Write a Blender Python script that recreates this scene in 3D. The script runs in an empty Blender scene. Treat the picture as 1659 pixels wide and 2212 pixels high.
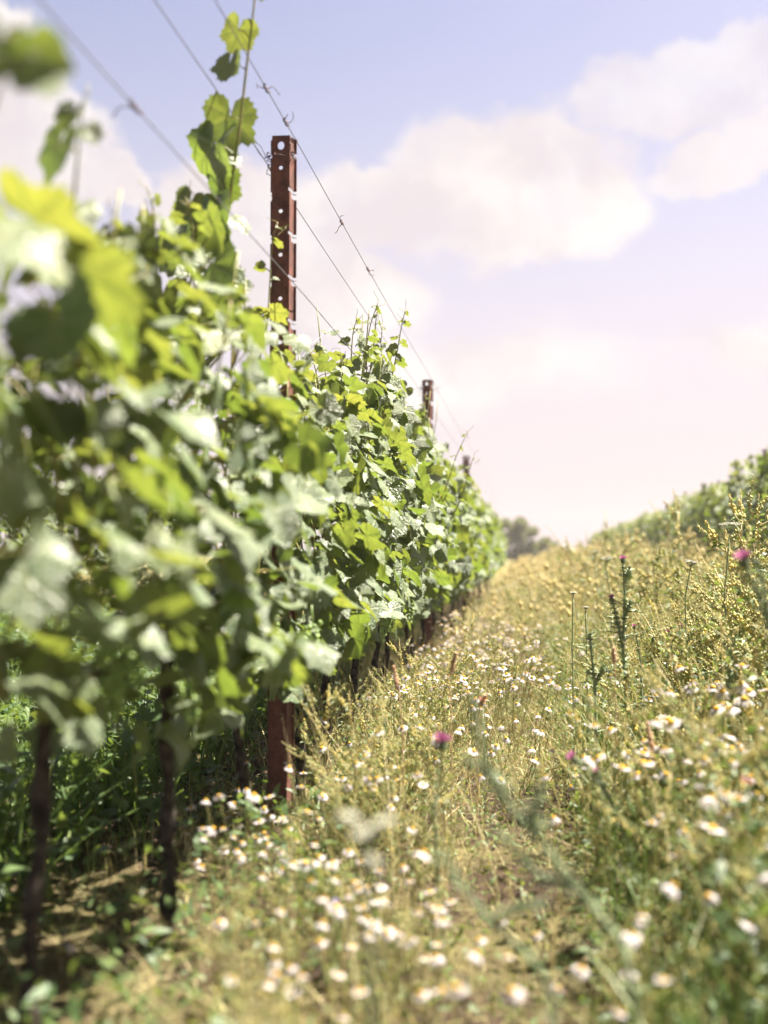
import bpy, bmesh, math, random
import numpy as np
from mathutils import Vector, Matrix, Euler
R = math.radians
rng = np.random.default_rng(7)
random.seed(7)
scene = bpy.context.scene
COL = scene.collection

# ------------------------------------------------------------------ camera
CAM_Z = 0.74
YAW, TILT, LENS = 7.32, 2.07, 40.0
cd = bpy.data.cameras.new('camera'); cam = bpy.data.objects.new('camera', cd); COL.objects.link(cam)
cam.location = (0, 0, CAM_Z)
cam.rotation_euler = (R(90 + TILT), 0, R(YAW))
cd.sensor_fit = 'VERTICAL'; cd.sensor_height = 36; cd.sensor_width = 27; cd.lens = LENS
cd.clip_start = 0.02; cd.clip_end = 2000
cd.dof.use_dof = True; cd.dof.focus_distance = 4.0; cd.dof.aperture_fstop = 1.7
scene.camera = cam
CM = cam.rotation_euler.to_matrix()

def P(X, Y, d):
    """world point on the plane y = d seen at (X, Y) of a 1659 x 2212 view"""
    v = CM @ Vector(((X - 829.5) / 1659 * 27, -(Y - 1106) / 2212 * 36, -LENS))
    t = d / v.y
    return Vector((v.x * t, d, CAM_Z + v.z * t))

# ------------------------------------------------------------------ light
SUN_EL, SUN_AZ = 61.0, 57.0           # azimuth from +Y (along the rows) towards +X
scene.view_settings.view_transform = 'Standard'
scene.view_settings.look = 'None'
scene.view_settings.exposure = 2.4
scene.view_settings.gamma = 1
sd = bpy.data.lights.new('sun', 'SUN'); sun = bpy.data.objects.new('sun', sd); COL.objects.link(sun)
sd.energy = 5.0; sd.angle = R(0.5); sd.color = (1.0, 0.92, 0.80)
sdir = Vector((math.sin(R(SUN_AZ)) * math.cos(R(SUN_EL)), math.cos(R(SUN_AZ)) * math.cos(R(SUN_EL)), math.sin(R(SUN_EL))))
sun.rotation_euler = sdir.to_track_quat('Z', 'Y').to_euler()
sun.location = (20, 20, 30)

class NT:
    """tiny node helper"""
    def __init__(s, tree): s.t = tree; s.n = tree.nodes; s.l = tree.links
    def new(s, typ, **kw):
        nd = s.n.new(typ)
        for k, v in kw.items(): setattr(nd, k, v)
        return nd
    def put(s, sock, v):
        if isinstance(v, bpy.types.NodeSocket): s.l.new(v, sock)
        else: sock.default_value = v
    def math(s, op, a, b=0.0, c=None, clamp=False):
        nd = s.new('ShaderNodeMath', operation=op, use_clamp=clamp)
        s.put(nd.inputs[0], a); s.put(nd.inputs[1], b)
        if c is not None: s.put(nd.inputs[2], c)
        return nd.outputs[0]
    def vmath(s, op, a, b=(0, 0, 0)):
        nd = s.new('ShaderNodeVectorMath', operation=op)
        s.put(nd.inputs[0], a); s.put(nd.inputs[1], b)
        return nd.outputs['Value'] if op in ('LENGTH', 'DISTANCE', 'DOT_PRODUCT') else nd.outputs[0]
    def mix(s, f, a, b, mode='MIX'):
        nd = s.new('ShaderNodeMix', data_type='RGBA', blend_type=mode)
        s.put(nd.inputs[0], f); s.put(nd.inputs[6], a); s.put(nd.inputs[7], b)
        return nd.outputs[2]
    def noise(s, vec, scale, detail=4, rough=0.55, col=False):
        nd = s.new('ShaderNodeTexNoise')
        if vec is not None: s.put(nd.inputs['Vector'], vec)
        nd.inputs['Scale'].default_value = scale; nd.inputs['Detail'].default_value = detail; nd.inputs['Roughness'].default_value = rough
        return nd.outputs['Color' if col else 'Fac']
    def smooth(s, v, lo, hi, a=0.0, b=1.0):
        nd = s.new('ShaderNodeMapRange', interpolation_type='SMOOTHSTEP')
        s.put(nd.inputs[0], v); nd.inputs[1].default_value = lo; nd.inputs[2].default_value = hi
        nd.inputs[3].default_value = a; nd.inputs[4].default_value = b
        return nd.outputs[0]

def rgb(r, g, b): return (r, g, b, 1.0)

# ------------------------------------------------------------------ sky
w = bpy.data.worlds.new('World'); scene.world = w; w.use_nodes = True
k = NT(w.node_tree); k.n.clear()
out = k.new('ShaderNodeOutputWorld'); bg = k.new('ShaderNodeBackground'); k.l.new(bg.outputs[0], out.inputs[0])
sky = k.new('ShaderNodeTexSky', sky_type='NISHITA'); sky.sun_disc = False
sky.sun_elevation = R(SUN_EL); sky.sun_rotation = R(SUN_AZ); sky.air_density = 1.0; sky.dust_density = 1.5; sky.ozone_density = 2.0
bg.inputs['Strength'].default_value = 0.1
tc = k.new('ShaderNodeTexCoord'); D = tc.outputs['Generated']
warp = k.noise(D, 5.0, 6, 0.6, col=True)
wv = k.vmath('SCALE', k.vmath('SUBTRACT', warp, (0.5, 0.5, 0.5)))
wv.node.inputs['Scale'].default_value = 0.13
wf = k.vmath('SCALE', k.vmath('SUBTRACT', k.noise(D, 22.0, 5, 0.6, col=True), (0.5, 0.5, 0.5))); wf.node.inputs['Scale'].default_value = 0.05
DW = k.vmath('ADD', k.vmath('ADD', D, wv), wf)
def blob(X, Y, rx, ry, soft=1.0, power=1.0):
    """an elliptical cloud round one direction of the sky"""
    c = (P(X, Y, 10) - cam.location).normalized()
    right = c.cross(Vector((0, 0, 1))).normalized(); up = right.cross(c)
    d = k.vmath('SUBTRACT', DW, tuple(c))
    a = k.math('DIVIDE', k.vmath('DOT_PRODUCT', d, tuple(right)), rx)
    b = k.math('DIVIDE', k.vmath('DOT_PRODUCT', d, tuple(up)), ry)
    f = k.math('DIVIDE', k.vmath('DOT_PRODUCT', d, tuple(c)), max(rx, ry))
    q = k.math('ADD', k.math('ADD', k.math('MULTIPLY', a, a), k.math('MULTIPLY', b, b)), k.math('MULTIPLY', f, f))
    return k.smooth(k.math('SQRT', q), 1.12, 0.82 if soft >= 1 else 0.2, 0.0, power)
px2 = 1 / 2458.0
clouds = [(1090, 400, 280 * px2, 170 * px2), (1230, 410, 150 * px2, 95 * px2), (760, 430, 170 * px2, 110 * px2), (560, 520, 260 * px2, 150 * px2),
          (1560, 190, 280 * px2, 90 * px2, 1, .72), (1700, 330, 300 * px2, 55 * px2, 1, .85), (240, 420, 90 * px2, 55 * px2), (60, 330, 170 * px2, 120 * px2), (20, 170, 90 * px2, 110 * px2),
          (1700, 740, 260 * px2, 80 * px2, .5), (1000, 800, 500 * px2, 110 * px2, .5), (700, 640, 240 * px2, 110 * px2)]
cm = None
for c in clouds:
    m = blob(*c)
    cm = m if cm is None else k.math('MAXIMUM', cm, m)
det = k.noise(D, 16.0, 8, 0.62)
sep = k.new('ShaderNodeSeparateXYZ'); k.l.new(D, sep.inputs[0])
gen = k.smooth(k.noise(k.vmath('MULTIPLY', DW, (1.0, 1.0, 2.2)), 2.6, 7, 0.6), 0.55, 0.72)
side = k.smooth(k.vmath('DOT_PRODUCT', D, tuple((P(829, 500, 10) - cam.location).normalized())), 0.80, 0.6)
cm = k.math('MAXIMUM', cm, k.math('MULTIPLY', k.math('MULTIPLY', gen, side), 0.3))
cm = k.math('MULTIPLY', cm, k.smooth(det, 0.22, 0.62, 0.72, 1.0))
shade = k.smooth(k.noise(k.vmath('ADD', DW, (0.0, 0.0, 0.03)), 9.0, 5, 0.5), 0.35, 0.65)
ccol = k.mix(shade, rgb(1.70, 1.52, 1.53), rgb(2.06, 1.92, 1.83))
tint = k.mix(1.0, sky.outputs[0], rgb(0.53, 0.39, 0.345), 'MULTIPLY')
hz = k.smooth(sep.outputs[2], 0.50, 0.02)
front = k.smooth(k.vmath('DOT_PRODUCT', D, tuple((P(829, 900, 10) - cam.location).normalized())), 0.1, 0.8, 0.35, 0.9)
dome = k.smooth(sep.outputs[2], 0.44, 0.75, 1.0, 0.25)
tint = k.mix(1.0, tint, dome, 'MULTIPLY')
tint = k.mix(k.math('MULTIPLY', hz, front), tint, rgb(1.76, 1.52, 1.56))
k.l.new(k.mix(k.math('MULTIPLY', cm, 0.95), tint, ccol), bg.inputs[0])

# ------------------------------------------------------------------ cycles settings
cy = scene.cycles
cy.max_bounces = 8; cy.diffuse_bounces = 4; cy.glossy_bounces = 3; cy.transmission_bounces = 5; cy.transparent_max_bounces = 6
cy.caustics_reflective = False; cy.caustics_refractive = False
cy.use_denoising = True
cy.sample_clamp_indirect = 6

# ------------------------------------------------------------------ materials
def material(name):
    m = bpy.data.materials.new(name); m.use_nodes = True
    t = NT(m.node_tree); t.n.clear()
    o = t.new('ShaderNodeOutputMaterial')
    return m, t, o

def principled(t, col, rough=0.6, spec=0.5, normal=None):
    b = t.new('ShaderNodeBsdfPrincipled')
    t.put(b.inputs['Base Color'], col); t.put(b.inputs['Roughness'], rough); t.put(b.inputs['Specular IOR Level'], spec)
    if normal is not None: t.l.new(normal, b.inputs['Normal'])
    return b

def bump(t, h, strength, dist):
    b = t.new('ShaderNodeBump'); t.put(b.inputs['Height'], h)
    b.inputs['Strength'].default_value = strength; b.inputs['Distance'].default_value = dist
    return b.outputs[0]

def attr(t, name):
    a = t.new('ShaderNodeAttribute'); a.attribute_name = name
    return a.outputs['Fac']

def leaf_material(name, deep, young, under, trans, tfac=0.42, rough=0.42, spec=0.5, veins=True, pale=None):
    m, t, o = material(name)
    tint = attr(t, 'tint')
    geo = t.new('ShaderNodeNewGeometry')
    pos = geo.outputs['Position']
    tint = t.math('ADD', tint, t.math('MULTIPLY', t.math('SUBTRACT', t.noise(pos, 14.0, 3, 0.6), 0.5), 0.7), clamp=True)
    top = t.mix(tint, rgb(*deep), rgb(*young))
    if pale: top = t.mix(t.math('MULTIPLY', t.smooth(t.noise(pos, 9.0, 2, 0.5), 0.47, 0.55), 0.8), top, rgb(*pale))
    mott = t.noise(pos, 60.0, 3, 0.6)
    nrm = None
    vein = None
    if veins:
        uv = t.new('ShaderNodeUVMap'); uv.uv_map = 'UVMap'
        s = t.new('ShaderNodeSeparateXYZ'); t.l.new(uv.outputs[0], s.inputs[0])
        x = t.math('SUBTRACT', s.outputs[0], 0.5); y = t.math('SUBTRACT', s.outputs[1], 0.3)
        r = t.math('SQRT', t.math('ADD', t.math('MULTIPLY', x, x), t.math('MULTIPLY', y, y)))
        a = t.math('ABSOLUTE', t.math('ARCTAN2', x, y))
        pitch = R(52)
        q = t.math('PINGPONG', a, pitch / 2)           # 0 on a main vein, pitch/2 between two veins
        main = t.math('MULTIPLY', r, t.math('SINE', q))
        along = t.math('MULTIPLY', r, t.math('COSINE', q))
        sec = t.math('PINGPONG', t.math('SUBTRACT', along, t.math('MULTIPLY', main, 1.1)), 0.045)
        mv = t.smooth(main, 0.026, 0.006)
        sv = t.smooth(sec, 0.012, 0.0)
        vein = t.math('MAXIMUM', mv, t.math('MULTIPLY', sv, 0.55))
        vor = t.new('ShaderNodeTexVoronoi'); vor.feature = 'DISTANCE_TO_EDGE'; t.l.new(uv.outputs[0], vor.inputs['Vector']); vor.inputs['Scale'].default_value = 15
        h = t.math('ADD', t.math('MULTIPLY', vein, -0.7), t.smooth(vor.outputs[0], 0.0, 0.12))
        nrm = bump(t, h, 0.6, 0.004)
    else:
        nrm = bump(t, mott, 0.35, 0.01)
    top = t.mix(t.math('MULTIPLY', t.smooth(mott, 0.35, 0.7), 0.35), top, rgb(deep[0] * 1.7, deep[1] * 1.5, deep[2] * 1.4))
    und = t.mix(t.math('MULTIPLY', tint, 0.6), rgb(*under), rgb(*young))
    col = t.mix(geo.outputs['Backfacing'], top, und)
    if vein is not None:
        col = t.mix(t.math('MULTIPLY', vein, 0.7), col, rgb(0.27, 0.31, 0.14))
    rg = t.math('ADD', rough, t.math('MULTIPLY', geo.outputs['Backfacing'], 0.25))
    b = principled(t, col, rg, spec, nrm)
    tr = t.new('ShaderNodeBsdfTranslucent')
    tcol = t.mix(tint, rgb(*trans), rgb(trans[0] * 1.9, trans[1] * 1.36, trans[2] * 1.6))
    tcol = t.mix(t.smooth(mott, 0.3, 0.7), t.mix(1.0, tcol, rgb(0.72, 0.78, 0.7), 'MULTIPLY'), tcol)
    if vein is not None: tcol = t.mix(t.math('MULTIPLY', vein, 0.55), tcol, rgb(0.06, 0.09, 0.02))
    t.put(tr.inputs[0], tcol)
    mx = t.new('ShaderNodeMixShader'); mx.inputs[0].default_value = tfac
    t.l.new(b.outputs[0], mx.inputs[1]); t.l.new(tr.outputs[0], mx.inputs[2]); t.l.new(mx.outputs[0], o.inputs[0])
    return m

def tint_material(name, cols, rough=0.6, spec=0.3, tfac=0.25, trans_gain=1.2):
    """colour from the per-plant 'tint' attribute through a ramp of plant colours"""
    m, t, o = material(name)
    ramp = t.new('ShaderNodeValToRGB'); cr = ramp.color_ramp
    while len(cr.elements) < len(cols): cr.elements.new(0.5)
    for i, c in enumerate(cols):
        cr.elements[i].position = i / max(1, len(cols) - 1); cr.elements[i].color = rgb(*c)
    t.l.new(attr(t, 'tint'), ramp.inputs[0])
    b = principled(t, ramp.outputs[0], rough, spec)
    if tfac > 0:
        tr = t.new('ShaderNodeBsdfTranslucent'); t.put(tr.inputs[0], t.mix(1.0, ramp.outputs[0], rgb(trans_gain, trans_gain, trans_gain * 0.7), 'MULTIPLY'))
        mx = t.new('ShaderNodeMixShader'); mx.inputs[0].default_value = tfac
        t.l.new(b.outputs[0], mx.inputs[1]); t.l.new(tr.outputs[0], mx.inputs[2]); t.l.new(mx.outputs[0], o.inputs[0])
    else: t.l.new(b.outputs[0], o.inputs[0])
    return m

def plain(name, a, b2, scale=40.0, rough=0.7, spec=0.3, bmp=0.0, dist=0.004, tfac=0.0, detail=5):
    m, t, o = material(name)
    g = t.new('ShaderNodeTexCoord').outputs['Object']
    n = t.noise(g, scale, detail, 0.6)
    col = t.mix(t.smooth(n, 0.35, 0.65), rgb(*a), rgb(*b2))
    b = principled(t, col, rough, spec, bump(t, n, bmp, dist) if bmp else None)
    if tfac:
        tr = t.new('ShaderNodeBsdfTranslucent'); t.put(tr.inputs[0], col)
        mx = t.new('ShaderNodeMixShader'); mx.inputs[0].default_value = tfac
        t.l.new(b.outputs[0], mx.inputs[1]); t.l.new(tr.outputs[0], mx.inputs[2]); t.l.new(mx.outputs[0], o.inputs[0])
    else: t.l.new(b.outputs[0], o.inputs[0])
    return m

M_LEAF = leaf_material('vine_leaf', (0.052, 0.102, 0.036), (0.19, 0.23, 0.06), (0.11, 0.16, 0.07), (0.185, 0.262, 0.033), 0.36, 0.45, 0.9, pale=(0.165, 0.205, 0.125))
M_TREE = leaf_material('tree_leaf', (0.085, 0.12, 0.045), (0.16, 0.17, 0.07), (0.12, 0.15, 0.07), (0.16, 0.2, 0.04), 0.3, 0.6, 0.2, veins=False)
M_WEED = leaf_material('weed_leaf', (0.040, 0.082, 0.030), (0.13, 0.18, 0.05), (0.10, 0.15, 0.07), (0.17, 0.27, 0.04), 0.3, 0.5, 0.4, veins=False)
M_CANE = plain('green_cane', (0.16, 0.20, 0.05), (0.28, 0.22, 0.08), 30, 0.5)
M_BARK = plain('vine_bark', (0.018, 0.015, 0.013), (0.068, 0.054, 0.045), 45, 0.9, 0.1, 0.9, 0.006)
M_TREEBARK = plain('tree_bark', (0.06, 0.05, 0.04), (0.12, 0.10, 0.08), 12, 0.9, 0.1, 0.6, 0.02)
M_GRAPE = plain('green_grape', (0.16, 0.26, 0.06), (0.24, 0.34, 0.09), 60, 0.35, 0.5)
M_WIRE = plain('wire', (0.10, 0.09, 0.11), (0.2, 0.18, 0.2), 80, 0.45, 0.5)
M_TIE = plain('tie', (0.05, 0.03, 0.03), (0.14, 0.08, 0.07), 90, 0.8)
M_STEM = tint_material('meadow_stem', [(0.075, 0.10, 0.03), (0.19, 0.20, 0.065), (0.40, 0.35, 0.16), (0.58, 0.49, 0.28), (0.48, 0.36, 0.22)], 0.6, 0.25, 0.25)
M_GREENBLADE = tint_material('green_blade', [(0.04, 0.08, 0.02), (0.085, 0.155, 0.035), (0.15, 0.22, 0.05), (0.25, 0.26, 0.09)], 0.45, 0.4, 0.3)
M_BUD = tint_material('yellow_bud', [(0.30, 0.30, 0.13), (0.42, 0.39, 0.17), (0.54, 0.47, 0.19), (0.66, 0.53, 0.12)], 0.6, 0.2, 0.25)
M_FARBUD = tint_material('far_bud', [(0.34, 0.30, 0.15), (0.44, 0.37, 0.17), (0.52, 0.42, 0.16)], 0.7, 0.2, 0.25)
M_PETAL = plain('white_petal', (0.46, 0.42, 0.435), (0.60, 0.56, 0.57), 40, 0.6, 0.2, tfac=0.3)
M_DISC = plain('daisy_disc', (0.42, 0.23, 0.015), (0.55, 0.34, 0.03), 400, 0.8, 0.2, 0.5, 0.001)
M_FLORET = plain('thistle_floret', (0.42, 0.11, 0.27), (0.55, 0.24, 0.40), 150, 0.7, 0.1, tfac=0.25)
M_BRACT = plain('thistle_bract', (0.07, 0.10, 0.05), (0.16, 0.18, 0.10), 200, 0.7)
M_THSTEM = plain('thistle_stem', (0.13, 0.18, 0.09), (0.28, 0.32, 0.19), 60, 0.7)
M_UMBEL = plain('umbel_floret', (0.42, 0.42, 0.30), (0.55, 0.54, 0.45), 120, 0.7, tfac=0.2)
M_DRY = plain('dry_stalk', (0.34, 0.20, 0.12), (0.50, 0.34, 0.22), 60, 0.8)
M_POPPY = plain('red_petal', (0.30, 0.07, 0.06), (0.36, 0.12, 0.10), 60, 0.6, tfac=0.3)
M_VIOLET = plain('violet_petal', (0.30, 0.24, 0.62), (0.40, 0.32, 0.70), 60, 0.6, tfac=0.3)

# rusty steel
M_RUST, t, o = material('rusty_steel')
g = t.new('ShaderNodeTexCoord').outputs['Object']
n1 = t.noise(g, 22, 6, 0.65); n2 = t.noise(g, 140, 5, 0.7)
st = t.noise(t.vmath('MULTIPLY', g, (60, 60, 5)), 1.0, 4, 0.6)
c = t.mix(t.smooth(n1, 0.35, 0.65), rgb(0.070, 0.029, 0.023), rgb(0.165, 0.060, 0.042))
c = t.mix(t.math('MULTIPLY', t.smooth(n2, 0.45, 0.7), 0.55), c, rgb(0.20, 0.10, 0.075))
c = t.mix(t.math('MULTIPLY', t.smooth(st, 0.5, 0.75), 0.4), c, rgb(0.06, 0.028, 0.024))
b = principled(t, c, 0.75, 0.3, bump(t, n2, 0.5, 0.003)); t.l.new(b.outputs[0], o.inputs[0])

# soil
M_SOIL, t, o = material('soil')
g = t.new('ShaderNodeNewGeometry').outputs['Position']
n1 = t.noise(g, 1.6, 6, 0.6); n2 = t.noise(g, 22, 6, 0.7); n3 = t.noise(g, 120, 4, 0.7)
c = t.mix(t.smooth(n2, 0.3, 0.7), rgb(0.026, 0.018, 0.013), rgb(0.075, 0.050, 0.035))
c = t.mix(t.math('MULTIPLY', t.smooth(n1, 0.45, 0.6), 0.45), c, rgb(0.20, 0.18, 0.075))
c = t.mix(t.math('MULTIPLY', t.smooth(n3, 0.55, 0.7), 0.6), c, rgb(0.11, 0.08, 0.055))
far = t.new('ShaderNodeSeparateXYZ'); t.l.new(g, far.inputs[0])
c = t.mix(t.smooth(far.outputs[1], 12, 40), c, rgb(0.17, 0.15, 0.06))
b = principled(t, c, 0.95, 0.1, bump(t, t.math('ADD', n2, t.math('MULTIPLY', n3, 0.4)), 1.0, 0.02)); t.l.new(b.outputs[0], o.inputs[0])

# ------------------------------------------------------------------ mesh builder
class MB:
    def __init__(s): s.v = []; s.f3 = []; s.f4 = []; s.m3 = []; s.m4 = []; s.uv = []; s.t = []; s.n = 0
    def add(s, V, F3=None, F4=None, mat=0, uv=None, tint=0.5):
        V = np.asarray(V, float).reshape(-1, 3)
        s.v.append(V)
        if F3 is not None and len(F3):
            F3 = np.asarray(F3, int).reshape(-1, 3) + s.n; s.f3.append(F3); s.m3.append(np.full(len(F3), mat))
        if F4 is not None and len(F4):
            F4 = np.asarray(F4, int).reshape(-1, 4) + s.n; s.f4.append(F4); s.m4.append(np.full(len(F4), mat))
        s.uv.append(np.zeros((len(V), 2)) if uv is None else np.asarray(uv, float).reshape(-1, 2))
        s.t.append(np.full(len(V), tint) if np.isscalar(tint) else np.asarray(tint, float))
        s.n += len(V)
        return s
    def mesh(s, name, mats, smooth=True):
        me = bpy.data.meshes.new(name)
        V = np.concatenate(s.v); f3 = np.concatenate(s.f3) if s.f3 else np.zeros((0, 3), int); f4 = np.concatenate(s.f4) if s.f4 else np.zeros((0, 4), int)
        idx = np.concatenate([f3.ravel(), f4.ravel()]).astype(np.int32)
        nf = len(f3) + len(f4)
        starts = np.concatenate([np.arange(len(f3)) * 3, len(f3) * 3 + np.arange(len(f4)) * 4]).astype(np.int32)
        me.vertices.add(len(V)); me.vertices.foreach_set('co', V.astype(np.float32).ravel())
        me.loops.add(len(idx)); me.loops.foreach_set('vertex_index', idx)
        me.polygons.add(nf); me.polygons.foreach_set('loop_start', starts)
        mi = np.concatenate((s.m3 if s.m3 else [np.zeros(0)]) + (s.m4 if s.m4 else [np.zeros(0)])).astype(np.int32)
        me.polygons.foreach_set('material_index', mi)
        me.polygons.foreach_set('use_smooth', np.full(nf, smooth))
        for m in (mats if isinstance(mats, (list, tuple)) else [mats]): me.materials.append(m)
        uvl = me.uv_layers.new(name='UVMap'); U = np.concatenate(s.uv)
        uvl.data.foreach_set('uv', U[idx].astype(np.float32).ravel())
        at = me.attributes.new('tint', 'FLOAT', 'POINT'); at.data.foreach_set('value', np.concatenate(s.t).astype(np.float32))
        me.update(calc_edges=True); me.validate()
        return me

def obj(name, me, parent=None):
    o = bpy.data.objects.new(name, me); COL.objects.link(o)
    if parent is not None: o.parent = parent
    return o
def tag(o, label=None, cat=None, group=None, kind=None):
    if label: o['label'] = label
    if cat: o['category'] = cat
    if group: o['group'] = group
    if kind: o['kind'] = kind
    return o
def empty(name, loc, rz=0.0, s=1.0):
    o = bpy.data.objects.new(name, None); COL.objects.link(o); o.empty_display_size = 0.05
    o.location = loc; o.rotation_euler = (0, 0, rz); o.scale = (s, s, s)
    return o
def copy_tree(o, parent=None):
    c = o.copy(); COL.objects.link(c)
    if parent is not None: c.parent = parent
    for ch in list(o.children): copy_tree(ch, c)
    return c

def unit(a): return a / np.maximum(1e-9, np.linalg.norm(a, axis=-1, keepdims=True))

def tube(mb, pts, rad, sides=6, mat=0, tint=0.5, cap=True):
    pts = np.asarray([tuple(p) for p in pts], float); n = len(pts)
    rad = np.full(n, rad) if np.isscalar(rad) else np.asarray(rad, float)
    tan = unit(np.gradient(pts, axis=0))
    ref = np.array([1.0, 0, 0]) if abs(tan[0][0]) < 0.8 else np.array([0, 1.0, 0])
    V = []
    a = np.arange(sides) / sides * 2 * np.pi
    u = None
    for i in range(n):
        u = ref if u is None else u
        u = u - tan[i] * (u @ tan[i]); u = u / max(1e-9, np.linalg.norm(u)); v = np.cross(tan[i], u)
        V.append(pts[i] + rad[i] * (np.cos(a)[:, None] * u + np.sin(a)[:, None] * v))
    V = np.concatenate(V)
    F = []
    for i in range(n - 1):
        for j in range(sides):
            F.append((i * sides + j, i * sides + (j + 1) % sides, (i + 1) * sides + (j + 1) % sides, (i + 1) * sides + j))
    F3 = []
    if cap:
        V = np.concatenate([V, pts[:1], pts[-1:]])
        for j in range(sides):
            F3.append((n * sides, (j + 1) % sides, j)); F3.append((n * sides + 1, (n - 1) * sides + j, (n - 1) * sides + (j + 1) % sides))
    mb.add(V, F3, F, mat, None, tint)

def wander(p0, p1, n, amp, r=None):
    r = r or random
    p0, p1 = Vector(p0), Vector(p1)
    out = []
    o = Vector((0, 0, 0))
    for i in range(n):
        f = i / (n - 1)
        if 0 < i < n - 1 or amp < 0: o = o * 0.7 + Vector((r.gauss(0, 1), r.gauss(0, 1), r.gauss(0, 0.4))) * abs(amp)
        out.append(p0.lerp(p1, f) + (o if i else Vector()))
    return out

# ---- vine leaf templates
def leaf_template(N, rings, teeth=0.045, lobed=0.5, seed=0):
    r0 = np.random.default_rng(seed)
    th = np.linspace(-math.pi * 0.93, math.pi * 0.93, N)
    def lobe(c, wd): return np.exp(-((np.abs(th) - c) / wd) ** 2)
    r = 0.50 + 0.17 * lobe(0, R(26)) + (0.09 + 0.05 * lobed) * lobe(R(54), R(18)) + 0.05 * lobe(R(103), R(22))
    r -= 0.085 * lobed * lobe(R(29), R(8)) + 0.06 * lobed * lobe(R(80), R(9))
    r *= np.where(np.abs(th) > R(140), 1 - 0.42 * ((np.abs(th) - R(140)) / R(28)).clip(0, 1), 1)
    if teeth: r *= 1 + teeth * np.where(np.arange(N) % 2 == 0, 1.0, -1.0) * (0.7 + 0.6 * r0.random(N))
    V = [[0, 0]]; F3 = []; F4 = []
    fr = [(i + 1) / rings for i in range(rings)]
    for f in fr:
        rr = r * f if f == 1 else (0.35 * r.mean() + 0.65 * r) * f
        V += list(np.stack([np.sin(th) * rr, np.cos(th) * rr], 1))
    for j in range(N - 1): F3.append((0, 1 + j + 1, 1 + j))
    for i in range(rings - 1):
        for j in range(N - 1):
            a = 1 + i * N + j; F4.append((a, a + 1, a + 1 + N, a + N))
    V = np.array(V, float)
    uv = np.stack([V[:, 0] * 0.7 + 0.5, V[:, 1] * 0.7 + 0.3], 1)
    return V, np.array(F3), np.array(F4).reshape(-1, 4), uv

def stamp_leaves(mb, tpl, pos, nor, tip, size, tint, rg, mat=0, curl=1.0):
    """one bent leaf per row of pos; nor = upper side, tip = pointing direction"""
    V2, F3, F4, uv = tpl
    n = len(pos); kv = len(V2)
    nor = unit(nor); tip = unit(tip - nor * (tip * nor).sum(1, keepdims=True)); sx = np.cross(tip, nor)
    x = V2[:, 0][None]; y = V2[:, 1][None]
    rr = np.sqrt(x * x + y * y); an = np.arctan2(x, y)
    fold = rg.normal(0.12, 0.20, (n, 1)) * curl; droop = rg.normal(-0.22, 0.30, (n, 1)) * curl
    amp = rg.uniform(0.03, 0.12, (n, 1)) * curl; ph = rg.uniform(0, 6.28, (n, 1)); fq = rg.integers(2, 5, (n, 1))
    tw = rg.normal(0, 0.35, (n, 1)) * curl
    z = fold * np.abs(x) + droop * np.maximum(y, 0) ** 2 * 1.2 + amp * np.sin(fq * an + ph) * (rr / 0.7) ** 1.5 + tw * x * y \
        + 0.25 * droop * x * x + 0.02 * np.cos(an / R(52) * 2 * np.pi) * rr
    xs = x * rg.uniform(0.88, 1.12, (n, 1)) * (1 - 0.25 * np.abs(fold)); ys = y + 0 * xs
    W = (xs[..., None] * sx[:, None] + ys[..., None] * tip[:, None] + z[..., None] * nor[:, None]) * size[:, None, None] + pos[:, None]
    off = (np.arange(n) * kv)[:, None, None]
    mb.add(W.reshape(-1, 3), (F3[None] + off).reshape(-1, 3), (F4[None] + off).reshape(-1, 4) if len(F4) else None, mat,
           np.broadcast_to(uv[None], (n, kv, 2)).reshape(-1, 2), np.repeat(tint, kv))

LEAF_HI = [leaf_template(49, 4, 0.05, l, i) for i, l in enumerate((0.35, 0.9, 0.6))]
LEAF_MID = [leaf_template(25, 2, 0.05, l, i) for i, l in enumerate((0.4, 0.8))]
LEAF_LO = [leaf_template(11, 1, 0.0, 0.5, 0)]

SUNV = np.array(sdir)
def vine_leaf_dirs(rel, rg, up=0.75):
    n = len(rel)
    out = np.stack([rel[:, 0] / 0.16, np.zeros(n), np.zeros(n)], 1).clip(-1.2, 1.2)
    nor = unit(out * 0.68 + np.array([0, -0.18, up * 0.55]) + SUNV * 0.55 + rg.normal(0, 0.66, (n, 3)))
    tip = np.array([0, -0.15, -0.9]) + out * 0.55 + rg.normal(0, 0.45, (n, 3))
    return nor, tip

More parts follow.
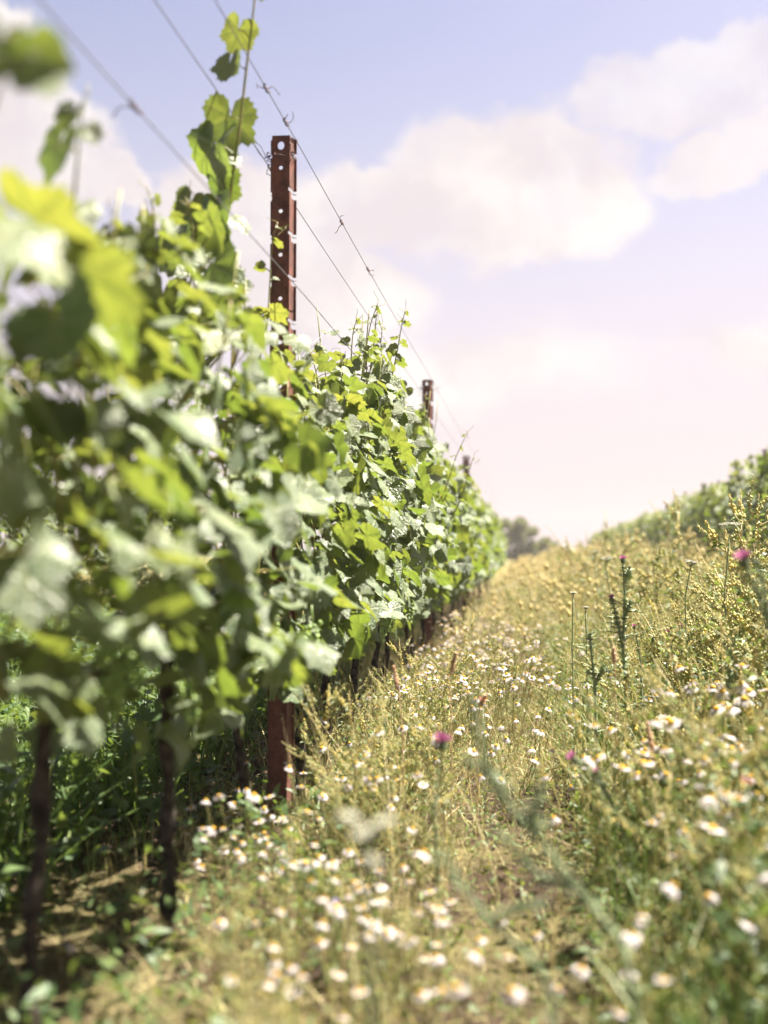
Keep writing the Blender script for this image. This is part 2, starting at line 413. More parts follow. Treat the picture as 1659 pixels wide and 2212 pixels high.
def make_vine_meshes(seed, width, n_leaf, tpls, zlo=0.40, zhi=1.30, petioles=True, nshoot=6):
    """returns trunk, cordon, shoots, foliage and grape meshes, standing at the local origin"""
    rg = np.random.default_rng(seed); rd = random.Random(seed)
    tr = MB()
    lean = rd.uniform(-0.07, 0.07)
    tp = wander((0, lean, -0.05), (0, 0, 0.52), 10, 0.006, rd)
    tp = [tp[0].lerp(tp[0], 0)] + [a.lerp(b_, f) for a, b_ in zip(tp[:-1], tp[1:]) for f in (.33, .66, 1)]
    tube(tr, tp, [0.0125 + 0.0028 * math.sin(i * .9 + seed) + rd.uniform(-.0022, .0022) + 0.006 * math.exp(-i / 3) for i in range(len(tp))], 11)
    trunk = tr.mesh('trunk', M_BARK)
    co = MB()
    cp = [Vector((0, 0, 0.50))] + wander((0, 0.02, 0.535), (0.01, width * 0.55, 0.55), 8, 0.008, rd)
    tube(co, cp, [0.013] * 2 + [0.009] * 7, 7)
    cordon = co.mesh('cane', M_BARK)
    sh = MB(); spine = []
    for i in range(nshoot):
        y = -width * 0.5 + width * (i + 0.5) / nshoot
        p = wander((0, max(0, y) if y > 0 else y * 0.6, 0.54), (rd.uniform(-0.14, 0.14), y + rd.uniform(-0.1, 0.1), rd.uniform(zhi - 0.25, zhi + 0.12)), 9, 0.022, rd)
        tube(sh, p, [0.0045 - 0.0003 * j for j in range(9)], 5)
        spine += p[1:]
    fo = MB()
    n = int(n_leaf * (0.62 if seed < 102 else 1.18))
    z = zlo + (zhi - zlo) * rg.beta(1.25, 1.15, n)
    y = rg.uniform(-width * 0.56, width * 0.56, n)
    zz = (z - zlo) / (zhi - zlo)
    half = 0.235 * (np.clip(zz * 5, 0.35, 1)) * (1 - 0.62 * np.clip((zz - 0.55) / 0.45, 0, 1))
    bulge = 1 + 0.32 * np.sin(y * 6.0 / max(width, .5) * 1.3 + seed) * np.cos(z * 7 + seed * 1.7)
    sgn = rg.choice([-1, 1], n, p=[0.42, 0.58])
    x = sgn * half * bulge * rg.beta(1.7, 1.0, n) * (0.8 if seed < 102 else 1.08)
    pos = np.stack([x, y, z], 1)
    nor, tip = vine_leaf_dirs(pos, rg)
    size = rg.uniform(0.056, 0.106, n) * (0.9 if seed < 105 else 1.0) * np.where(zz > 0.85, 0.75, 1)
    tint = np.clip(rg.beta(1.2, 3.2, n) + np.where(zz > 0.8, 0.22, 0), 0, 1)
    ch = rg.integers(0, len(tpls), n)
    for i, tp_ in enumerate(tpls):
        s = ch == i
        if s.any(): stamp_leaves(fo, tp_, pos[s], nor[s], tip[s], size[s], tint[s], rg)
    if petioles:
        sp = np.array([tuple(p) for p in spine])
        for i in range(0, n, 2):
            j = np.argmin(((sp - pos[i] + [0, 0, 0.05]) ** 2).sum(1)); q = sp[j]
            if np.linalg.norm(q - pos[i]) < 0.2:
                mid = (q + pos[i]) / 2 + [0, 0, 0.012]
                tube(sh, [q, mid, pos[i]], [0.0018, 0.0015, 0.0013], 4, cap=False)
    shoots = sh.mesh('shoots', M_CANE)
    foliage = fo.mesh('foliage', M_LEAF)
    return trunk, cordon, shoots, foliage

ICO = None
def ball(sub=1):
    bm = bmesh.new(); bmesh.ops.create_icosphere(bm, subdivisions=sub, radius=1)
    bm.verts.ensure_lookup_table()
    V = np.array([v.co[:] for v in bm.verts]); F = np.array([[v.index for v in f.verts] for f in bm.faces]); bm.free()
    return V, F
BALL1, BALL2 = ball(1), ball(2)
OCT = (np.array([(1, 0, 0), (-1, 0, 0), (0, 1, 0), (0, -1, 0), (0, 0, 1), (0, 0, -1)], float),
       np.array([(0, 2, 4), (2, 1, 4), (1, 3, 4), (3, 0, 4), (2, 0, 5), (1, 2, 5), (3, 1, 5), (0, 3, 5)]))
def stamp(mb, tpl, pos, size, mat=0, tint=0.5, stretch=None):
    V, F = tpl; pos = np.asarray(pos, float).reshape(-1, 3); n = len(pos)
    size = np.broadcast_to(np.asarray(size, float), (n,))
    W = V[None] * size[:, None, None]
    if stretch is not None: W = W * np.asarray(stretch)[None, None]
    W = W + pos[:, None]
    t_ = np.repeat(np.broadcast_to(np.asarray(tint, float), (n,)), len(V))
    mb.add(W.reshape(-1, 3), (F[None] + (np.arange(n) * len(V))[:, None, None]).reshape(-1, 3), None, mat, None, t_)

def grape_mesh(seed):
    rd = random.Random(seed); mb = MB(); pts = []
    for i in range(34):
        f = i / 34; a = rd.uniform(0, 6.28); r = 0.020 * (1 - f) ** 0.6 + 0.002
        pts.append((math.cos(a) * r, math.sin(a) * r, -0.075 * f))
    stamp(mb, BALL1, pts, [rd.uniform(0.0042, 0.006) for _ in pts])
    tube(mb, [(0, 0, 0.04), (0.003, 0, 0), (0, 0, -0.06)], 0.0015, 4)
    return mb.mesh('grape_cluster', M_GRAPE)
GRAPES = [grape_mesh(i) for i in range(3)]

# ------------------------------------------------------------------ ground
LROW, RROW = -0.685, 2.80
def ground_z(x, y):
    return 0.018 * np.sin(x * 3.1 + 0.4) * np.cos(y * 1.7) + 0.012 * np.sin(x * 7.3 + y * 5.1) + 0.012 * np.exp(-((x - LROW) / 0.25) ** 2) - 0.035 * np.exp(-((x + 0.1) / 0.25) ** 2)
def grid_axis(lo, hi, fine_lo, fine_hi, step, coarse):
    a = list(np.arange(fine_lo, fine_hi, step)); x = fine_hi
    s = step
    while x < hi: a.append(x); s = min(coarse, s * 1.35); x += s
    a.append(hi); x = fine_lo; s = step; pre = []
    while x > lo: s = min(coarse, s * 1.35); x -= s; pre.append(max(x, lo))
    return np.array(pre[::-1] + a)
gx = grid_axis(-400, 400, -3, 4, 0.06, 60); gy = grid_axis(-60, 900, 0.4, 9, 0.06, 60)
X, Y = np.meshgrid(gx, gy)
Z = ground_z(X, Y) * np.exp(-np.maximum(0, Y - 10) / 12) * np.exp(-np.maximum(0, np.abs(X) - 6) / 6)
rgz = np.random.default_rng(3)
Z = Z + rgz.normal(0, 0.006, Z.shape) * ((Y > 0.3) & (Y < 9) & (np.abs(X) < 4))
nx = len(gx); ny = len(gy)
ii = (np.arange(ny - 1)[:, None] * nx + np.arange(nx - 1)[None]).ravel()
gm = MB(); gm.add(np.stack([X.ravel(), Y.ravel(), Z.ravel()], 1), None, np.stack([ii, ii + 1, ii + 1 + nx, ii + nx], 1))
tag(obj('ground', gm.mesh('ground', M_SOIL)), kind='structure')

# ------------------------------------------------------------------ posts
def post_mesh():
    """U-shaped rolled steel post: a web with a line of holes, two flanges with hook notches"""
    H, W, DPT, TH = 1.90, 0.050, 0.046, 0.0035
    bm = bmesh.new()
    prof = [(-W / 2, 0), (W / 2, 0), (W / 2 + 0.003, DPT), (W / 2 + 0.012, DPT), (W / 2 + 0.012, DPT - TH), (W / 2 + 0.006, DPT - TH), (W / 2 - TH, TH),
            (-W / 2 + TH, TH), (-W / 2 - 0.006, DPT - TH), (-W / 2 - 0.012, DPT - TH), (-W / 2 - 0.012, DPT), (-W / 2 - 0.003, DPT)]
    lo = [bm.verts.new((x, y, -0.3)) for x, y in prof]; hi = [bm.verts.new((x, y, H)) for x, y in prof]
    n = len(prof)
    for i in range(n): bm.faces.new((lo[i], lo[(i + 1) % n], hi[(i + 1) % n], hi[i]))
    bm.faces.new(lo[::-1]); bm.faces.new(hi)
    bmesh.ops.recalc_face_normals(bm, faces=bm.faces)
    me = bpy.data.meshes.new('post'); bm.to_mesh(me); bm.free()
    cut = bmesh.new()
    def cyl(x, z, r, ry=1.0):
        m = Matrix.Translation((x, 0, z)) @ Matrix.Diagonal((1, 1, ry, 1)) @ Matrix.Rotation(R(90), 4, 'X')
        bmesh.ops.create_cone(cut, cap_ends=True, segments=20, radius1=r, radius2=r, depth=0.04, matrix=m)
    def box(x, y, z, sx, sy, sz):
        bmesh.ops.create_cube(cut, size=1, matrix=Matrix.Translation((x, y, z)) @ Matrix.Diagonal((sx, sy, sz, 1)))
    cyl(0, H - 0.028, 0.0095, 1.25)
    for i in range(8): cyl(0, H - 0.090 - 0.122 * i, 0.0058)
    for i in range(8):
        z = H - 0.15 - 0.122 * i
        for s in (-1, 1):
            box(s * (W / 2 + 0.006), DPT / 2 - 0.008, z, 0.020, DPT + 0.03, 0.010)
            box(s * (W / 2 + 0.009), DPT / 2 - 0.008, z - 0.012, 0.016, DPT + 0.03, 0.016)
    for s in (-1, 1): box(s * (W / 2 + 0.009), DPT / 2, H - 0.044, 0.014, DPT + 0.04, 0.012)
    cm_ = bpy.data.meshes.new('cut'); cut.to_mesh(cm_); cut.free()
    a = bpy.data.objects.new('a', me); c = bpy.data.objects.new('c', cm_); COL.objects.link(a); COL.objects.link(c)
    md = a.modifiers.new('b', 'BOOLEAN'); md.object = c; md.operation = 'DIFFERENCE'; md.solver = 'EXACT'; md.use_self = True
    bpy.context.view_layer.update()
    res = bpy.data.meshes.new_from_object(a.evaluated_get(bpy.context.evaluated_depsgraph_get()))
    bpy.data.objects.remove(a); bpy.data.objects.remove(c)
    res.name = 'steel_post'; res.materials.clear(); res.materials.append(M_RUST)
    return res
POST = post_mesh()
def tie_mesh(seed, n=3, s=1.0):
    rd = random.Random(seed); mb = MB()
    for i in range(n):
        p = [Vector((rd.uniform(-.004, .004), 0, 0))]
        d = Vector((rd.uniform(-1, 1), rd.uniform(-1, 1), rd.uniform(-1, .6))).normalized()
        for j in range(7):
            d = (d + Vector((rd.gauss(0, .5), rd.gauss(0, .5), rd.gauss(0, .5)))).normalized(); p.append(p[-1] + d * 0.009 * s)
        tube(mb, p, 0.0011, 4)
    co = [(0.004 * math.cos(a * .9), 0.0035 * (a - 8), 0.004 * math.sin(a * .9)) for a in range(17)]
    tube(mb, co, 0.0018, 5)
    return mb.mesh('wire_tie', M_TIE)
post_labels = {
    0: 'tall rusty steel post with a line of round holes, nearest the viewer',
    1: 'second rusty post along the left row, its top above the leaves and foot below',
    2: 'third rusty post of the left row, only its blurred tip above the leaves'}
for i, (y, z) in enumerate(((3.06, 0), (7.55, 0), (12.05, -0.13))):
    o = empty('vineyard_post', (LROW, y, z), R((2, -3, 4)[i])); o.rotation_euler.y = R((0.1, 0.1, 0.5)[i])
    tag(o, post_labels[i], 'post', 'rusty steel posts of the vineyard')
    obj('steel_channel', POST, o)
    if i < 2:
        for kx in (-1, 1):
            tm = obj('wire_tie', tie_mesh(40 + i * 3 + kx, 3, 1.2), o); tm.location = (kx * 0.034, 0.01, 1.845)
rl = ['dark rusty post at the right edge standing among the right vine row', 'rusty post rising above the right vine row behind the tall yellow weeds', 'small blurred post further along the right vine row']
for i, (x, y) in enumerate(((2.62, 13.1), (2.89, 19.5), (3.27, 27.8))):
    o = empty('vineyard_post', (x, y, 0), R(3 * i)); tag(o, rl[i], 'post', 'rusty steel posts of the vineyard')
    obj('steel_channel', POST, o)

# ------------------------------------------------------------------ wires
def wire(x, z, y0, y1, label, ties, rad=0.00135, sag=0.012, drift=0.0):
    mb = MB(); pts = []
    for i in range(60):
        y = y0 + (y1 - y0) * i / 59
        pts.append((x + drift * y, y, z - sag * math.sin(math.pi * ((y - 3.06) % 4.49) / 4.49)))
    tube(mb, pts, rad, 6)
    w_ = obj('trellis_wire', mb.mesh('trellis_wire', M_WIRE)); tag(w_, label, 'wire', 'steel wires strung along the left vine row')
    for i, y in enumerate(ties):
        zz = z - sag * math.sin(math.pi * ((y - 3.06) % 4.49) / 4.49)
        tm = obj('wire_tie', tie_mesh(int(y * 100) + i, 2, 0.75), w_); tm.location = (x + drift * y, y, zz)
def hl(ratio_x, ratio_y, d):  # lateral / height at depth d from a view position
    p = P(ratio_x, ratio_y, d); return p.x, p.z
wire(LROW + 0.035, 1.905, 0.4, 24, 'topmost trellis wire running just above the head of the nearest rusty post', (2.05, 2.75, 2.98, 3.9, 4.55))
wire(LROW - 0.040, 1.83, 0.4, 24, 'trellis wire passing behind the nearest rusty post below its top', (1.95, 3.12))
wire(LROW + 0.055, 1.47, 0.4, 24, 'lower trellis wire crossing before the nearest rusty post, blurred at upper left', (1.75, 4.35))
wire(LROW + 0.010, 0.565, 0.4, 24, 'lowest fruiting wire threaded through the leaves beside the vine trunks', ())

# ------------------------------------------------------------------ left vine row
def shoot_part(parent, pts, leaves, rg, rad=0.004, name='shoot'):
    """a free-standing shoot with its own leaves; pts in world space"""
    base = parent.location
    pts = [Vector(p) - base for p in pts]
    # resample
    fine = []
    for i in range(len(pts) - 1):
        for j in range(4): fine.append(pts[i].lerp(pts[i + 1], j / 4))
    fine.append(pts[-1])
    sm = [fine[0]] + [(fine[i - 1] + fine[i] * 2 + fine[i + 1]) / 4 for i in range(1, len(fine) - 1)] + [fine[-1]]
    mb = MB(); n = len(sm)
    tube(mb, sm, [rad * (1 - 0.65 * i / (n - 1)) for i in range(n)], 6)
    tip = sm[-1]
    for q in range(3):   # tendrils at the tip
        d = Vector((rg.normal(0, .5), rg.normal(0, .5), rg.uniform(.3, 1))).normalized(); p = [tip - Vector((0, 0, 0.02 * q))]
        for j in range(5): d = (d + Vector(rg.normal(0, .25, 3))).normalized(); p.append(p[-1] + d * 0.009)
        tube(mb, p, 0.0008, 4)
    fo = MB()
    for (f, off, size, nrm, tp, tint) in leaves:
        i = min(n - 1, int(f * (n - 1))); a = sm[i]; b = a + Vector(off)
        tube(mb, [a, (a + b) / 2 + Vector((0, 0, 0.006)), b], [0.0017, 0.0014, 0.0012], 4, cap=False)
        stamp_leaves(fo, LEAF_HI[int(rg.integers(0, 3))], np.array([b[:]]), np.array([nrm], float), np.array([tp], float), np.array([size]), np.array([tint]), rg)
    s = obj(name, mb.mesh('shoot', M_CANE), parent)
    if leaves: obj('foliage', fo.mesh('foliage', M_LEAF), s)
    return s

def auto_leaves(n, rg, s0=0.07, s1=0.025, start=0.1):
    out = []
    for i in range(n):
        f = start + (1 - start) * (i + 0.5) / n
        sgn = 1 if i % 2 else -1
        s = s0 + (s1 - s0) * f
        d = np.array([sgn * rg.uniform(.3, 1), rg.normal(0, .5), rg.uniform(-.1, .5)]); d = d / np.linalg.norm(d)
        out.append((f, tuple(d * s * 0.55), s, tuple(np.array([sgn * 0.4, rg.normal(0, .6), 0.6]) + SUNV * .4 + rg.normal(0, .35, 3)),
                    tuple(d + [0, 0, -0.5]), float(np.clip(0.25 + 0.55 * f + rg.normal(0, .12), 0, 1))))
    return out

VG = 'grapevines of the left row'
near_y = [0.45, 1.0, 1.60, 2.04, 2.7, 3.28, 3.84, 4.4, 4.97, 5.53, 6.1, 6.65, 7.2]
near_lo = [.68, .62, .50, .39, .37, .40, .40, .41, .38, .40, .41, .39, .40]
near_top = [1.06, 1.13, 1.20, 1.30, 1.30, 1.20, 1.38, 1.58, 1.52, 1.50, 1.50, 1.46, 1.44]
near_lab = ['out of focus grapevine closest to the viewer at the left edge, leaves huge and soft',
 'very blurred grapevine at the left edge with a lone dark leaf high against the sky',
 'blurred grapevine on the leftmost bare dark trunk, yellow-green leaves at its top',
 'blurred grapevine with drooping dark leaf clump low round the second trunk from the left',
 'grapevine just before the nearest rusty post, one tall shoot reaching above the picture',
 'grapevine wrapped round the nearest rusty post',
 'grapevine just behind the nearest rusty post with pale sunlit leaves',
 'sharply focused grapevine with thin shoots standing up under the wires',
 'sharp grapevine with a dark lobed leaf on its right flank, past the focused shoots',
 'grapevine between the two rusty posts with two slim shoots leaning out over the path',
 'slightly soft grapevine before the second rusty post, low pale leaves above the grass',
 'soft grapevine one plant before the second rusty post',
 'soft grapevine hiding the foot of the second rusty post']
vines = []
for i, y in enumerate(near_y):
    rg = np.random.default_rng(100 + i)
    hi = y < 6.2
    tr, co, sh, fo = make_vine_meshes(100 + i, 0.58, int((near_top[i] - near_lo[i]) * 235), LEAF_HI if (2.2 < y < 6.3) else LEAF_MID, near_lo[i], near_top[i])
    o = empty('grapevine', (LROW + 0.015 * math.sin(i * 2.7), y, 0)); tag(o, near_lab[i], 'grapevine', VG)
    for nm, me in (('trunk', tr), ('cane', co), ('shoots', sh), ('foliage', fo)): obj(nm, me, o)
    if 1 <= i <= 9:
        for q in range(3):
            gq = obj('grape_cluster', GRAPES[q], o); gq.location = (0.06 + 0.06 * q / 2 + rg.normal(0, .03), rg.uniform(-.25, .25), rg.uniform(0.5, 0.62))
    vines.append(o)

rgS = np.random.default_rng(55)
def vy(y): return min(vines, key=lambda v: abs(v.location.y - y))
# tall shoot that passes the top of the picture, big hanging leaves on its left side
pts = [P(462, 760, 2.64), P(470, 640, 2.63), P(480, 540, 2.62), P(494, 440, 2.60), P(515, 300, 2.58), P(532, 150, 2.56), P(548, 20, 2.55), P(556, -60, 2.55)]
lv = [(0.05, (-.05, 0, .02), .14, (.5, -.6, .5), (-.2, 0, -1), .3), (0.12, (-0.05, 0, 0.0), 0.17, (-.6, -.7, .3), (-.1, .1, -1), .05), (0.2, (.02, -.02, .0), .11, (.6, -.3, .5), (.3, 0, -1), .2), (0.26, (-.10, 0, .03), .14, (.3, -.7, .5), (-.3, 0, -1), .35),
      (0.33, (-.04, -.02, .05), .17, (-.5, -.7, .3), (-.2, 0, -1), .08), (0.36, (0.03, -.02, .01), .07, (.4, -.4, .8), (.4, 0, -1), .7), (0.42, (-0.02, -.02, .03), 0.06, (.2, -.6, .6), (.2, 0, -1), .8),
      (0.56, (-.045, -.02, .02), .15, (-.55, -.75, .1), (-.22, .1, -1), .08), (0.64, (-.03, 0.02, .02), .13, (-.3, .6, .3), (-.1, .1, -1), .35), (0.48, (-.03, 0.02, .02), .11, (.35, .7, .2), (.05, .1, -1), .1), (0.55, (-.02, 0.0, .0), .07, (.3, -.5, .5), (-.2, .1, -1), .8),
      (0.74, (-.035, -.02, .01), .08, (-.3, -.8, .2), (-.2, 0, -1), .3), (0.82, (-.028, 0, .025), .085, (.2, .75, .3), (-.45, 0, -.9), .6), (0.95, (0.01, 0, .02), .06, (.2, -.8, .2), (.1, 0, -1), .1)]
shoot_part(vy(2.62), pts, lv, rgS, 0.0055)
pts = [P(395, 780, 2.5), P(405, 660, 2.5), P(420, 540, 2.5), P(432, 440, 2.5)]
lv = [(0.1, (-.05, 0, .02), .13, (.5, -.3, .6), (-.3, 0, -1), .3), (0.25, (.04, 0, .03), .14, (-.3, .6, .5), (.3, 0, -1), .25), (0.4, (-.06, 0, .03), .14, (.2, .6, .5), (-.5, 0, -1), .5), (0.55, (.05, 0, .03), .13, (-.5, -.6, .3), (.2, 0, -1), .05),
      (0.7, (-.05, 0, .04), .12, (-.4, -.6, .3), (-.4, 0, -1), .1), (0.82, (.04, 0, .03), .11, (.3, .7, .3), (.4, 0, -1), .4), (0.97, (-.02, 0, .03), .08, (-.3, .7, .4), (-.3, 0, -1), .3)]
shoot_part(vy(2.62), pts, lv, rgS, 0.0045)
# shoot on the left with dark leaves against the sky
pts = [P(150, 560, 1.55), P(160, 430, 1.52), P(168, 330, 1.50), P(178, 235, 1.48)]
lv = [(0.95, (-.012, 0, .01), .045, (-.2, -.8, .3), (-.3, 0, -1), .3), (0.9, (.012, 0, .0), .035, (.3, -.8, .3), (.5, 0, -1), .4), (0.7, (-.028, 0, .012), .085, (-.5, -.75, .2), (-.55, 0, -.9), .12),
      (0.25, (.02, 0, .01), .04, (.3, -.6, .6), (.4, 0, -.6), .6), (0.3, (-.02, 0, 0), .04, (-.3, -.6, .6), (-.4, 0, -.6), .6), (0.05, (-.04, 0, 0.02), .11, (-.1, -.55, .8), (-.9, 0, -.2), .75)]
shoot_part(vy(1.5), pts, lv, rgS, 0.0035)
# huge blurred leaves at the far left
pts = [P(-60, 520, 0.98), P(-40, 300, 0.97), P(10, 150, 0.97), P(40, 70, 0.97)]
lv = [(0.80, (.026, 0, 0.0), .062, (-.2, .7, .1), (.5, 0, -1), .3), (0.93, (-.015, 0, 0.0), .055, (-.5, .6, .1), (-.3, 0, -1), .15), (0.05, (0.03, 0, 0), .09, (0.2, -.6, .8), (.9, 0, -.3), .8)]
shoot_part(vy(1.05), pts, lv, rgS, 0.0035)
# broad yellow leaf over darker ones at upper left
pts = [P(60, 620, 1.25), P(120, 540, 1.22), P(170, 470, 1.2)]
lv = [(0.75, (-.03, -.02, .01), .12, (.3, .5, .8), (.9, 0, -.35), .95), (0.35, (.05, 0, -.01), .12, (.1, .6, .7), (.8, 0, -.7), .6), (0.1, (.05, -.03, -.05), .12, (-.2, -.8, .4), (.5, 0, -1), .0)]
shoot_part(vy(1.57), pts, lv, rgS, 0.003)
# yellow shoot climbing in front of the post
pts = [P(560, 780, 2.95), P(578, 700, 2.95), P(583, 610, 2.96), P(588, 520, 2.97), P(600, 480, 2.98)]
lv = [(0.35, (.02, -.01, .0), .07, (.3, .4, .7), (.3, 0, -1), .95), (0.30, (-.02, 0, .02), .075, (-.3, .3, .8), (-.8, 0, -.6), .9), (0.5, (.015, 0, .008), .02, (.4, -.5, .7), (.7, 0, .2), .9), (0.8, (.012, 0, .0), .035, (.4, .3, .7), (.3, 0, -1), .95),
      (0.93, (.008, 0, .01), .022, (.4, -.3, .7), (.5, 0, .2), 1.0), (0.6, (-.025, 0, .01), .035, (-.2, .5, .7), (-.8, 0, .1), .7)]
shoot_part(vy(2.9), pts, lv, rgS, 0.0028)
# shoots standing up in the focused zone
for (xs, d, n, s0) in (([(770, 930), (775, 860), (788, 770), (800, 700), (818, 650)], 4.25, 11, .10), ([(760, 920), (762, 850), (758, 780), (762, 720), (770, 690)], 4.15, 10, .11), ([(820, 930), (845, 820), (858, 760), (868, 700), (876, 668)], 4.55, 10, .09),
                       ([(800, 800), (808, 740), (812, 690), (815, 672)], 4.4, 6, .05), ([(830, 900), (830, 800), (822, 750), (826, 700)], 4.7, 8, .10), ([(730, 940), (735, 860), (740, 800), (735, 755)], 4.0, 7, .12),
                       ([(925, 1120), (962, 1060), (985, 985), (1012, 930)], 5.35, 7, .05), ([(970, 1130), (1000, 1070), (1012, 1020), (1024, 985)], 5.5, 6, .05), ([(905, 950), (912, 900), (920, 850)], 6.0, 6, .045), ([(690, 940), (690, 840), (680, 790), (668, 755)], 3.75, 6, .12),
                       ([(330, 560), (335, 480), (325, 420)], 2.2, 4, .075), ([(420, 560), (415, 480), (405, 430)], 2.4, 4, .09), ([(505, 720), (512, 660), (508, 610)], 2.75, 5, .05), ([(235, 600), (228, 520), (240, 470)], 1.9, 4, .09)):
    pts = [P(a, b_, d) for a, b_ in xs]
    shoot_part(vy(d), pts, auto_leaves(n, rgS, s0, 0.018), rgS, 0.0036)
# long loose tendril of wire from the lower tie
mb = MB(); tube(mb, [P(757, 692, 4.3), P(715, 712, 4.2), P(680, 737, 4.1), P(650, 768, 4.0)], 0.0012, 5)
lw = obj('loose_wire', mb.mesh('loose_wire', M_WIRE)); tag(lw, 'loose curved wire end sagging from the lower wire towards the nearest rusty post', 'wire')

# vines further off: a few kinds, copied
def far_vine_kind(seed, width, n, tpls):
    tr, co, sh, fo = make_vine_meshes(seed, width, n, tpls, 0.38, 1.45, petioles=False, nshoot=8)
    return tr, co, sh, fo
kinds = [far_vine_kind(300 + i, 1.1, 380, LEAF_MID if i < 3 else LEAF_LO) for i in range(6)]
def put_vine(kind, x, y, flip, label, group, parts=True, s=1.0):
    o = empty('grapevine', (x, y, 0), math.pi if flip else 0, s); tag(o, label, 'grapevine', group)
    for nm, me in zip(('trunk', 'cane', 'shoots', 'foliage'), kinds[kind]): obj(nm, me, o)
    return o
y = 7.98; i = 0
while y < 20:
    lab = 'soft sunlit grapevine just past the second rusty post of the left row' if i == 0 else ('blurred grapevine in the middle distance of the left row' if y < 14 else 'blurred grapevine at the far end of the left row near the trees')
    put_vine((i % 3) if y < 14 else 3 + i % 3, LROW, y, i % 2 == 1, lab, VG, s=0.97 + 0.05 * math.sin(i * 1.9)); y += 1.02; i += 1
y = 5.2; i = 0
while y < 72:
    lab = 'blurred dark green grapevine at the right edge behind the umbels' if y < 16 else ('blurred grapevine of the right row behind the tall yellow weeds' if y < 28 else 'small soft grapevine far along the right row')
    if y > 9.5: put_vine((i % 3) if y < 16 else 3 + i % 3, 2.62 + (min(y, 28) - 13.1) * 0.045 + max(0, y - 28) * 0.012 + 0.05 * math.sin(i), y, i % 2 == 0, lab, 'grapevines of the right row', s=1.15 + 0.16 * math.sin(i * 2.3))
    y += 1.02; i += 1

y = 5.6; i = 0
while y < 13:
    put_vine(i % 3, -4.1 + 0.04 * math.sin(i), y, i % 2 == 0, 'grapevine of the next row, glimpsed through gaps in the near-left leaves', 'grapevines of the row behind'); y += 1.02; i += 1

# ------------------------------------------------------------------ far trees
def tree(loc, h, wid, label, seed):
    rd = random.Random(seed); rg = np.random.default_rng(seed)
    o = empty('tree', loc); tag(o, label, 'tree')
    tr = MB(); tube(tr, wander((0, 0, -0.1), (0.1, 0, h * 0.7), 7, 0.04, rd), [0.11 - 0.014 * i for i in range(7)], 8)
    ends = []
    for i in range(10):
        a = rd.uniform(0, 6.28); z0 = rd.uniform(0.12, 0.6) * h; e = Vector((math.cos(a) * wid * .38, math.sin(a) * wid * .38, z0 + rd.uniform(.15, .38) * h)); ends.append(e)
        tube(tr, wander((0, 0, z0), e, 5, 0.04, rd), [0.05, .04, .03, .02, .012], 5)
    obj('trunk', tr.mesh('trunk', M_TREEBARK), o)
    fo = MB(); c = []
    for e in ends + [Vector((0, 0, h * .78)), Vector((wid * .1, 0, h * .88)), Vector((-wid * .12, 0, h * .6)), Vector((-wid * .25, 0, h * .2)), Vector((wid * .22, 0, h * .22)), Vector((0, 0, h * .12)), Vector((wid * .05, 0, h * .35))]:
        m = 240; q = rg.normal(0, 1, (m, 3)); q = unit(q) * (rg.random((m, 1)) ** 0.5) * [wid * .2, wid * .2, h * .15]; c.append(q + np.array(e))
    c = np.concatenate(c); n = len(c)
    stamp_leaves(fo, LEAF_LO[0], c, unit(rg.normal(0, 1, (n, 3)) + [0, 0, .8]), rg.normal(0, 1, (n, 3)), rg.uniform(.10, .2, n), rg.beta(2, 3, n), rg)
    obj('crown', fo.mesh('crown', M_TREE), o)
p = P(1118, 1185, 80); tree((p.x, 80, 0), 3.1, 2.6, 'taller of two blurred trees at the far end of the path, against the left row', 1)
p = P(1172, 1185, 86); tree((p.x, 86, 0), 1.9, 2.3, 'lower rounder blurred tree at the far end of the path, beside the taller one', 2)

# ------------------------------------------------------------------ meadow
def sstep(a, b, x): t_ = np.clip((x - a) / (b - a), 0, 1); return t_ * t_ * (3 - 2 * t_)
def track(x, y): return np.exp(-((x + 0.02 + 0.04 * (y - 2)) / (0.17 + 0.012 * y)) ** 2) * (1 - 0.55 * sstep(3.0, 5.0, y))
def clump(x, y): return 0.5 + 0.5 * np.sin(x * 3.7 + 1.7 * np.sin(y * 1.9 + .5)) * np.sin(y * 2.6 + 1.3 * np.sin(x * 2.3))
def meadow_h(x, y):
    tall = sstep(0.05, 0.7, x)                      # the tall bank right of the track
    trk = track(x, y)
    h = 0.15 + 0.05 * sstep(2.2, 3.5, y) + 0.19 * tall + 0.06 * sstep(0.5, 1.3, x) + 0.16 * sstep(5, 12, y) - 0.13 * trk
    h = np.where(x < -0.50, 0.10 + 0.10 * sstep(3.1, 4.5, y), h)
    h = np.where(x < -1.05, 0.26, h)
    return np.maximum(0.05, h * (0.72 + 0.5 * clump(x, y)))
def scatter(n, x0, x1, y0, y1, rg, keep=None):
    if x1 > 0.3: n = int(n * (1.5 if y0 < 5 else 1.2))
    y = y0 + (y1 - y0) * rg.random(n) ** 0.8
    lo = np.maximum(x0, -0.56 * y - 0.25); hi = np.minimum(x1, 0.34 * y + 0.7)
    x = lo + (hi - lo) * rg.random(n)
    ok = hi > lo
    return x[ok], y[ok]
